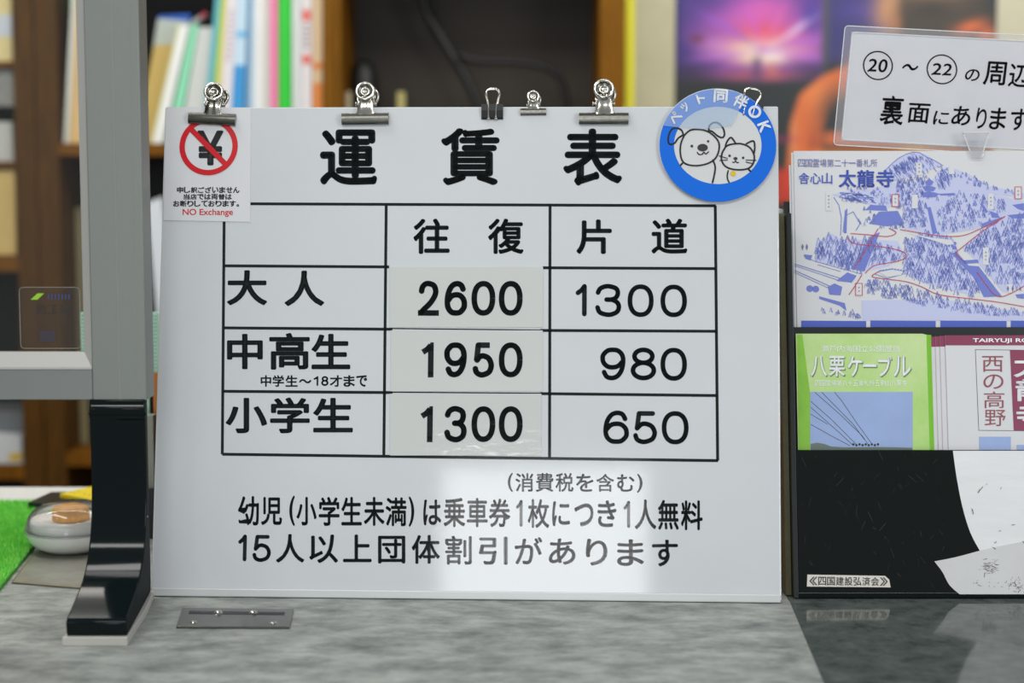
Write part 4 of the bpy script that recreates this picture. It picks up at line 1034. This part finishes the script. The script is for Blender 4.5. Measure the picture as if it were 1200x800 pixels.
# ------------------------------------------------------------------ background: bookcases, contents, poster
YBK = 3.90
KF = Frame((0, YBK, 0))
def K(x, y): return KF.at(x, y)
ZLo, ZHi = -1.0, 0.95
def wx(px, py=0): return K(px, py)[0]
def wz(py, px=300): return K(px, py)[1]
def bookcase(label, x0, x1, shelves, left_w, right_w, lm, rm, group, back=M['cabback'], depth=0.36):
    o0 = (x0, YBK, ZLo)
    t = thing('bookcase', label, 'bookcase', o0, group=group)
    obj('side_panel', local(MB().box(x0, x0+left_w, YBK, YBK+depth, ZLo, ZHi), o0), lm, t)
    obj('side_panel', local(MB().box(x1-right_w, x1, YBK, YBK+depth, ZLo, ZHi), o0), rm, t)
    obj('back_panel', local(MB().box(x0+left_w, x1-right_w, YBK+depth-0.01, YBK+depth, ZLo, ZHi), o0), back, t)
    for z0, z1 in shelves + [(ZHi-0.03, ZHi), (ZLo, ZLo+0.06)]:
        obj('shelf', local(MB().box(x0+left_w, x1-right_w, YBK+0.002, YBK+depth-0.01, z0, z1), o0), M['wood_light'], t)
    return t
GBC = 'dark wooden bookcases along the back wall'
sA = [(wz(77.5, 0), wz(72, 0)), (wz(318, 0), wz(300, 0)), (wz(562, 0), wz(546, 0)), (wz(195, 0), wz(190, 0))]
bookcase('leftmost dark bookcase, only its right side panel and shelf ends in view', wx(-420), wx(37), sA, 0.04, wx(37)-wx(13), M['wood'], M['wood'], GBC, M['dark'])
sB = [(wz(182, 70), wz(168, 70)), (wz(546, 90), wz(531, 90))]
bookcase('middle dark bookcase full of binders behind the aluminium post', wx(38.5), wx(391.5), sB, wx(64)-wx(38.5), wx(391.5)-wx(378), M['wood'], M['wood_or'], GBC, M['dark'])
bookcase('open dark cabinet with hanging cables behind the middle of the board', wx(392.5), wx(733), [(wz(545, 600), wz(530, 600)), (wz(260, 600), wz(246, 600))], 0.012, wx(733)-wx(703), M['wood_or'], M['wood_or'], GBC)
tag(obj('yellow_board', MB().box(wx(734), wx(745), YBK+0.02, YBK+0.35, -1.0, 0.95), mat('yellow_board', (206, 200, 20), 0.5)), 'narrow upright yellow board beside the open cabinet', 'board')

def slab(name, pts, depth, m, label, cat, group=None, y0=0.03, extra=None):
    """pts: px corners bottom-left, bottom-right, top-right, top-left on the bookcase front"""
    c = K(*pts[0]); o0 = (c[0], YBK+y0, c[1])
    Q = [K(*p) for p in pts]
    t = thing(name, label, cat, o0, group=group)
    A = [(x, YBK+y0, z) for x, z in Q]; B = [(x, YBK+y0+depth, z) for x, z in Q]
    obj('cover', local(MB().loft(A, B), o0), m, t, bevel=0.001)
    for nm, ppts, mm in (extra or []):
        R = [K(*p) for p in ppts]
        obj(nm, local(MB().loft([(x, YBK+y0-0.001, z) for x, z in R], [(x, YBK+y0+0.002, z) for x, z in R]), o0), mm, t)
    return t
GB = 'binders and folders on the middle bookcase shelf'
def leanQ(xb0, xb1, xt0, xt1, yt, yb_=167.5): return [(xb0, yb_), (xb1, yb_), (xt1, yt), (xt0, yt)]
slab('cream_folder', [(77, 167.5), (98, 167.5), (101, -10), (86, -10)], 0.2, plain(222, 184, 124), 'cream folder leaning left of the aluminium post', 'folder', GB)
slab('white_folder', [(70.5, 167.5), (76, 167.5), (85.5, -10), (80, -10)], 0.2, plain(226, 228, 220), 'thin white folder leaning beside the cream folder', 'folder', GB)
slab('green_packet', [(70, 20), (84, 18), (86, -14), (68, -12)], 0.05, plain(40, 170, 90), 'green packet at the top left corner of the middle bookcase', 'packet', None, 0.10)
slab('pane_reflection', [(70, 46), (80, 46), (84, 21), (70, 21)], 0.08, plain(150, 140, 146), 'pale grey shape under the green packet, standing for a reflection in the pane', 'reflection', None, 0.24)  # grey block put in for a reflection seen in the acrylic pane
slab('blue_folder', [(150, 167.5), (206, 167.5), (210, 10), (172, 12)], 0.02, plain(18, 88, 186), 'blue folder behind the manila envelope', 'folder', GB, 0.13)
slab('grey_document', [(151, 167.5), (202, 167.5), (210, 20), (174, 17)], 0.015, plain(176, 186, 178), 'pale grey document in front of the blue folder', 'document', GB, 0.10)
slab('manila_envelope', [(150, 167.5), (192, 167.5), (199, 49), (173, 50)], 0.02, plain(196, 168, 92), 'manila envelope standing right of the aluminium post', 'envelope', GB, 0.07)
slab('red_tip_tube', [(205, 24), (214, 24), (232, 12), (229, 8)], 0.02, plain(176, 180, 180), 'pale tube with a red tip lying over the folders', 'tube', None, 0.12, [('red_tip', [(222, 14), (226, 16), (232, 10), (228, 8)], plain(190, 40, 70))])
slab('white_folder', leanQ(173, 187, 205, 219, 28), 0.035, plain(232, 234, 230), 'leaning white folder with a yellow-green edge', 'folder', GB, 0.03, [('edge', leanQ(173, 175, 205, 207, 28), plain(190, 190, 110))])
slab('mint_folder', leanQ(190, 203, 221, 229, 27), 0.03, plain(140, 220, 180), 'leaning thin mint green folder', 'folder', GB, 0.035)
slab('grey_binder', leanQ(205, 232, 229, 246, 30), 0.085, plain(200, 204, 200), 'thick leaning pale grey binder', 'binder', GB, 0.04)
up_ = [(233, 241, 250, 256, (90, 176, 190), 'teal binder leaning slightly against its neighbours', None),
       (241, 246, 256, 260, (170, 206, 90), 'narrow yellow-green binder right of the teal one', None),
       (246, 252, 260, 264, (236, 216, 130), 'narrow pale yellow folder', None),
       (252, 266, 264, 276, (222, 218, 222), 'white binder with a pinkish tint and faint lettering', None),
       (266, 282, 276, 287, (190, 216, 234), 'pale blue binder with a strong blue lower half', 'blue'),
       (284, 290, 288, 293, (120, 166, 204), 'slim slate blue binder', None),
       (290, 296, 293, 298, (196, 212, 222), 'slim ice blue folder', None),
       (296, 304, 298, 305, (232, 232, 230), 'bright white folder left of the light grey one', None),
       (304, 314, 305, 313.5, (206, 208, 200), 'light grey binder beside the pink one', None),
       (314.5, 323.5, 313.8, 323, (234, 124, 170), 'pink binder left of the bright green one', None),
       (324, 338.5, 324, 338.5, (30, 196, 48), 'bright green binder right of the pink one', None),
       (340, 351, 339.5, 350.5, (212, 216, 216), 'silvery white binder right of the green one', None),
       (351.5, 363.5, 351.2, 363.5, (226, 220, 222), 'white binder with two red squares on its spine', 'red'),
       (364.5, 376, 364, 376, (228, 200, 160), 'cream binder with an orange lower half', 'orange')]
for i, (a, b, c, d, col, lab, ex) in enumerate(up_):
    e = None
    L_ = lambda y: (a+(c-a)*(167.5-y)/175.5, b+(d-b)*(167.5-y)/175.5)
    def band(y0, y1, ins=0):
        l0, r0 = L_(y1); l1, r1 = L_(y0); return [(l0+ins, y1), (r0-ins, y1), (r1-ins, y0), (l1+ins, y0)]
    if ex == 'blue': e = [('spine_panel', band(75, 166), plain(48, 146, 210)), ('spine_stripe', band(35, 42), plain(110, 180, 226))]
    if ex == 'red': e = [('spine_label', band(10, 23, 1), plain(224, 110, 100)), ('spine_label', band(63, 74, 1), plain(224, 110, 100))] + [('spine_mark', band(28+k*6, 31+k*6, 3), plain(150, 130, 140)) for k in range(5)]
    if ex == 'orange': e = [('spine_panel', band(72, 80, 0), plain(232, 140, 60)), ('spine_panel', band(96, 166, 0), plain(232, 140, 60))]
    if 'pinkish' in lab: e = [('spine_mark', band(10+k*7, 14+k*7, 3), plain(196, 180, 190)) for k in range(9)]
    slab('binder' if 'binder' in lab else 'folder', leanQ(a, b, c, d, -8), 0.22, plain(*col), lab, 'binder' if 'binder' in lab else 'folder', GB, 0.03+0.004*(i % 3), e)
# lower shelf of the middle bookcase
GLW = 'files on the lower shelf of the middle bookcase'
slab('beige_file', [(79, 530), (88, 530), (82, 242), (72, 245)], 0.18, plain(134, 124, 92), 'beige file standing on the lower shelf by the wooden upright', 'file', GLW, 0.12)
slab('dark_file', [(90, 530), (106, 530), (100, 250), (85, 250)], 0.18, plain(40, 46, 44), 'dark file beside the beige file', 'file', GLW, 0.14)
slab('white_file', [(196, 530), (216, 530), (186, 231), (168, 238)], 0.1, plain(214, 220, 226), 'white file leaning left of the board, below the shelf', 'file', GLW, 0.03)
slab('pale_file', [(108, 530), (128, 530), (120, 240), (102, 240)], 0.18, plain(120, 128, 126), 'grey file hidden mostly by the aluminium post', 'file', GLW, 0.13)
# left bookcase contents
slab('cream_box', [(-60, 71), (12, 71), (11, -20), (-60, -20)], 0.2, plain(222, 204, 146), 'cream box at the top of the leftmost bookcase', 'box', None, 0.02, [('label', [(-20, 42), (11.5, 42), (11, 16), (-20, 16)], plain(200, 206, 216))])
slab('printed_books', [(-60, 124), (14, 124), (13, 80), (-60, 80)], 0.2, mat('printed_grey', (160, 160, 156), 0.6, var=0.6, vscale=90), 'grey patterned box under the cream box', 'box', None, 0.02)
slab('white_pile', [(-60, 189), (10, 189), (8, 142), (-60, 142)], 0.2, plain(196, 196, 192), 'white paper bundle on the leftmost bookcase', 'papers', None, 0.04)
slab('kraft_box', [(-60, 299), (17, 299), (15, 199), (-60, 199)], 0.22, mat('kraft_yellow', (206, 176, 110), 0.6, var=0.1, vscale=12), 'tall yellowish cardboard box on the leftmost bookcase', 'box', None, 0.015)
slab('magazine_pile', [(-60, 545), (24, 545), (22, 512), (-60, 506)], 0.22, plain(200, 204, 206), 'pile of pale magazines low on the leftmost bookcase', 'magazines', None, 0.02, [('yellow_cover', [(8, 541), (23, 541), (22, 531), (8, 533)], plain(206, 170, 50))])
slab('grey_pile', [(-60, 505), (22, 511), (22, 486), (-60, 486)], 0.2, plain(110, 114, 116), 'dim grey papers lying on the pale magazines', 'papers', None, 0.05)

# cables and a dark device in the open cabinet
YC = YBK+0.22
def tubepx(name, pts, r, label, Y=YC):
    P3 = []
    for x, y in smooth_pts(pts, 6): a = xz(x, y, Y); P3.append((a[0], Y, a[1]))
    o0 = P3[-1]
    mb = MB().tube([(p[0]-o0[0], p[1]-o0[1], p[2]-o0[2]) for p in P3], r, 8)
    return tag(obj(name, mb, M['cable'], smooth=True, loc=o0), label, 'cable', 'cables hanging in the open cabinet')
tubepx('cable', [(495, -48), (497, 5), (512, 35), (530, 65), (548, 95), (562, 130), (575, 190), (580, 238)], 0.011, 'thick black cable hanging across the open cabinet')
tubepx('cable', [(540, 64), (560, 71), (600, 72), (638, 78), (658, 95), (664, 130), (668, 190), (672, 238)], 0.008, 'thinner black cable branching to the right in the open cabinet', YC-0.02)
tubepx('cable', [(510, -48), (508, 0), (505, 30), (520, 50)], 0.006, 'short thin cable beside the thick one in the open cabinet', YC+0.02)
a = xz(425, 246, YC); r = 0.055
zc = xz(425, 95, YC)[1]
tag(obj('black_device', MB().lathe([(0.0001, 0), (0.034, 0), (0.036, 0.02), (0.036, (zc-a[1])*0.8), (0.034, (zc-a[1])), (0.026, zc-a[1]+0.03), (0.012, zc-a[1]+0.045), (0.0001, zc-a[1]+0.047)], n=28), M['cable'], smooth=True, loc=(a[0]+0.004, YC, wz(246, 600)+0.001)), 'rounded black device in the open cabinet behind the second bulldog clip', 'device')
for px_, w, c, lab in ((407, 9, (196, 184, 150), 'small cream card standing left of the black device'), (470, 9, (170, 160, 96), 'small khaki card standing right of the black device')):
    a = xz(px_, 108, YC-0.1); b = wz(246, 600)
    tag(obj('small_card', MB().box(-0.009, 0.009, 0, 0.004, 0, a[1]-b), plain(*c), loc=(a[0], YC-0.1, b+0.001)), lab, 'card', 'small cards in the open cabinet')

# poster on the back wall (flat print)
PW = Frame((0, YW-0.004, 0))
x0, x1 = PW.at(791, 100)[0], PW.at(1166, 100)[0]
z0, z1 = PW.at(900, 330)[1], PW.at(900, -230)[1]
NX, NY = 150, 210
vs = [(x0+(x1-x0)*i/NX, 0.0, z0+(z1-z0)*j/NY) for j in range(NY+1) for i in range(NX+1)]
fs = [(j*(NX+1)+i, j*(NX+1)+i+1, (j+1)*(NX+1)+i+1, (j+1)*(NX+1)+i) for j in range(NY) for i in range(NX)]
px = np.linspace(791, 1166, NX+1)[None, :].repeat(NY+1, 0); py = np.linspace(330, -230, NY+1)[:, None].repeat(NX+1, 1)
img = np.zeros((NY+1, NX+1, 3)); img[:] = (26, 34, 36)
def blend(mask, col, k=1.0):
    global img
    m_ = np.clip(mask, 0, 1)[..., None]*k; img = img*(1-m_)+np.array(col, float)*m_
def sm(x, a, b): t = np.clip((x-a)/(b-a), 0, 1); return t*t*(3-2*t)
def gau(cx, cy, sx, sy, rot=0):
    c, s = math.cos(rot), math.sin(rot); dx, dy = px-cx, py-cy
    return np.exp(-((dx*c+dy*s)/sx)**2-((-dx*s+dy*c)/sy)**2)
win = sm(px, 789, 793)*(1-sm(px, 960, 966))*(1-sm(py, 84, 96))
blend(win, (58, 44, 128)); 
rng = np.random.RandomState(5)
ang = np.arctan2(py-58, px-893); rad = np.hypot(px-893, (py-58)*1.1)
spike = 0.5+0.5*np.sin(ang*9+1.3)*np.sin(ang*5.3+.4)
blend(win*np.exp(-(rad/78)**2)*(0.55+0.5*spike), (160, 70, 190))
blend(win*gau(865, 18, 50, 16, -0.2), (176, 90, 210), .7); blend(win*gau(895, 8, 38, 26), (216, 90, 180), .8)
blend(win*gau(893, 40, 56, 26), (226, 96, 160), .8); blend(win*gau(845, 50, 40, 12, .1), (206, 130, 220), .75); blend(win*gau(940, 50, 26, 20), (206, 110, 200), .6)
blend(win*gau(895, 36, 26, 12), (226, 70, 90), .8)
blend(win*gau(893, 56, 40, 15), (248, 200, 150), .95); blend(win*gau(886, 58, 25, 12), (252, 240, 190), 1); blend(win*gau(905, 62, 16, 8), (250, 244, 235), .9)
blend(win*gau(937, 26, 22, 4, -0.75), (220, 190, 226), .8)
for cx, cy, rx, ry, c in ((816, 42, 9, 6, (110, 40, 70)), (800, 60, 12, 20, (60, 40, 130)), (950, 15, 12, 20, (60, 44, 150))): blend(win*gau(cx, cy, rx, ry), c, .8)
for a_, l_, w_s, c_ in ((-0.55, 80, 3.2, (226, 190, 232)), (0.15, 90, 4, (190, 110, 220)), (-2.6, 85, 4, (150, 90, 220)), (3.0, 95, 4.5, (196, 120, 226)), (-1.9, 60, 5, (206, 90, 200)), (-1.1, 60, 4, (220, 100, 180)), (-0.2, 80, 4, (170, 90, 210))):
    blend(win*gau(893+l_*.5*math.cos(a_), 55+l_*.5*math.sin(a_), l_*.45, w_s, a_), c_, .6)
blend(win*sm(-px, -806, -791), (50, 40, 120), .6); blend(win*sm(py, 60, 84)*sm(np.abs(px-880), 20, 80), (40, 30, 70), .8)
blend(win*sm(py, 70, 88)*gau(890, 88, 55, 18), (190, 90, 70), .8); blend(gau(887, 70, 6, 8)+gau(887, 84, 8, 8), (90, 60, 110), .8); blend(gau(905, 78, 8, 10), (206, 120, 90), .5)
blend(sm(py, 80, 92)*win*sm(np.abs(px-885), 30, 70), (40, 34, 50), .8)
# right: dark blue sky with star haze
nav = sm(px, 966, 972)*(1-sm(px, 1036, 1052))*(1-sm(py, 60, 80)); blend(nav, (44, 42, 110)); blend(nav*gau(1008, 8, 30, 14), (84, 60, 160), .6); blend(sm(px, 960, 964)*(1-sm(px, 968, 973))*(1-sm(py, 60, 90)), (90, 84, 96), .7)
# man in orange cloth: neck, beard shadow, shoulder and arm
blend(gau(1040, 5, 20, 34, .15), (206, 150, 106), 1.0); blend(gau(1052, 22, 14, 14), (190, 120, 80), .8)
blend(sm(px, 1048, 1062)*(1-sm(px, 1148, 1160))*(1-sm(py, 26, 44)), (44, 38, 30), 1.0); blend(gau(1090, -30, 42, 40), (196, 140, 100), 1.0); blend(gau(1090, 8, 34, 16), (40, 34, 28), .9)
shoulder = sm(py-(98-(px-955)*0.62), 0, 8)*sm(px, 925, 940)*(1-sm(px, 1000, 1016)); 
def limb(pts):
    d_ = np.full(px.shape, 1e9)
    for (ax, ay, ra_), (bx, by, rb_) in zip(pts, pts[1:]):
        t_ = np.clip(((px-ax)*(bx-ax)+(py-ay)*(by-ay))/((bx-ax)**2+(by-ay)**2), 0, 1)
        d_ = np.minimum(d_, np.hypot(px-ax-t_*(bx-ax), py-ay-t_*(by-ay))-(ra_+t_*(rb_-ra_)))
    return 1-sm(d_, -3, 4)
A_ = limb([(1060, 62, 16), (1010, 84, 17), (975, 100, 18), (954, 118, 19), (946, 145, 19), (942, 210, 20)])
blend(A_, (214, 104, 46)); blend(A_*gau(958, 105, 18, 22, .4), (240, 136, 66), .8); blend(A_*sm(py, 130, 180)*sm(px, 944, 952), (150, 62, 34), .7); blend(A_*gau(931, 160, 5, 30), (226, 150, 100), .6)
blend(sm(px, 980, 1010)*sm(py, 40, 80)*(1-sm(py, 92, 106)), (206, 98, 44), .95)
blend(gau(985, 128, 22, 26), (36, 38, 42), .9)
blend(sm(px, 958, 972)*sm(py, 148, 154)*(1-sm(py, 164, 172)), (212, 104, 48), .9)
blend(gau(1135, 28, 22, 8, -.3), (220, 104, 50), 1.0); blend(gau(1155, 36, 14, 10), (206, 96, 46), 1.0)
blend(sm(py, 168, 176)*sm(px, 935, 960), (226, 126, 40), .9); blend(gau(1075, 172, 22, 4), (220, 190, 60), .7); blend(gau(915, 160, 16, 4), (150, 30, 90), .8)
blend(sm(px, 905, 912)*(1-sm(px, 930, 940))*sm(py, 190, 200)*(1-sm(py, 232, 240)), (206, 50, 24), .9)
me = bpy.data.meshes.new('print_surface'); me.from_pydata([(a-x0, b, c-z0) for a, b, c in vs], [], fs); me.update()
at_ = me.color_attributes.new('print', 'FLOAT_COLOR', 'POINT')
v = np.clip(img, 0, 255)/255.0; L = np.where(v <= 0.04045, v/12.92, ((v+0.055)/1.055)**2.4)
buf = np.ones((len(vs), 4), np.float32); buf[:, :3] = L.reshape(-1, 3)
at_.data.foreach_set('color', buf.ravel()); me.materials.append(attr_mat('poster_print', 0.35))
PO = thing('poster', 'dark poster of purple fireworks and a person in orange cloth', 'poster', (x0, YW-0.004, z0))
o = bpy.data.objects.new('print_surface', me); COL.objects.link(o); o.parent = PO
obj('sheet', MB().box(0, x1-x0, 0.0005, 0.003, 0, z1-z0), M['paper'], PO)

bpy.data.objects.remove(_fo, do_unlink=True)
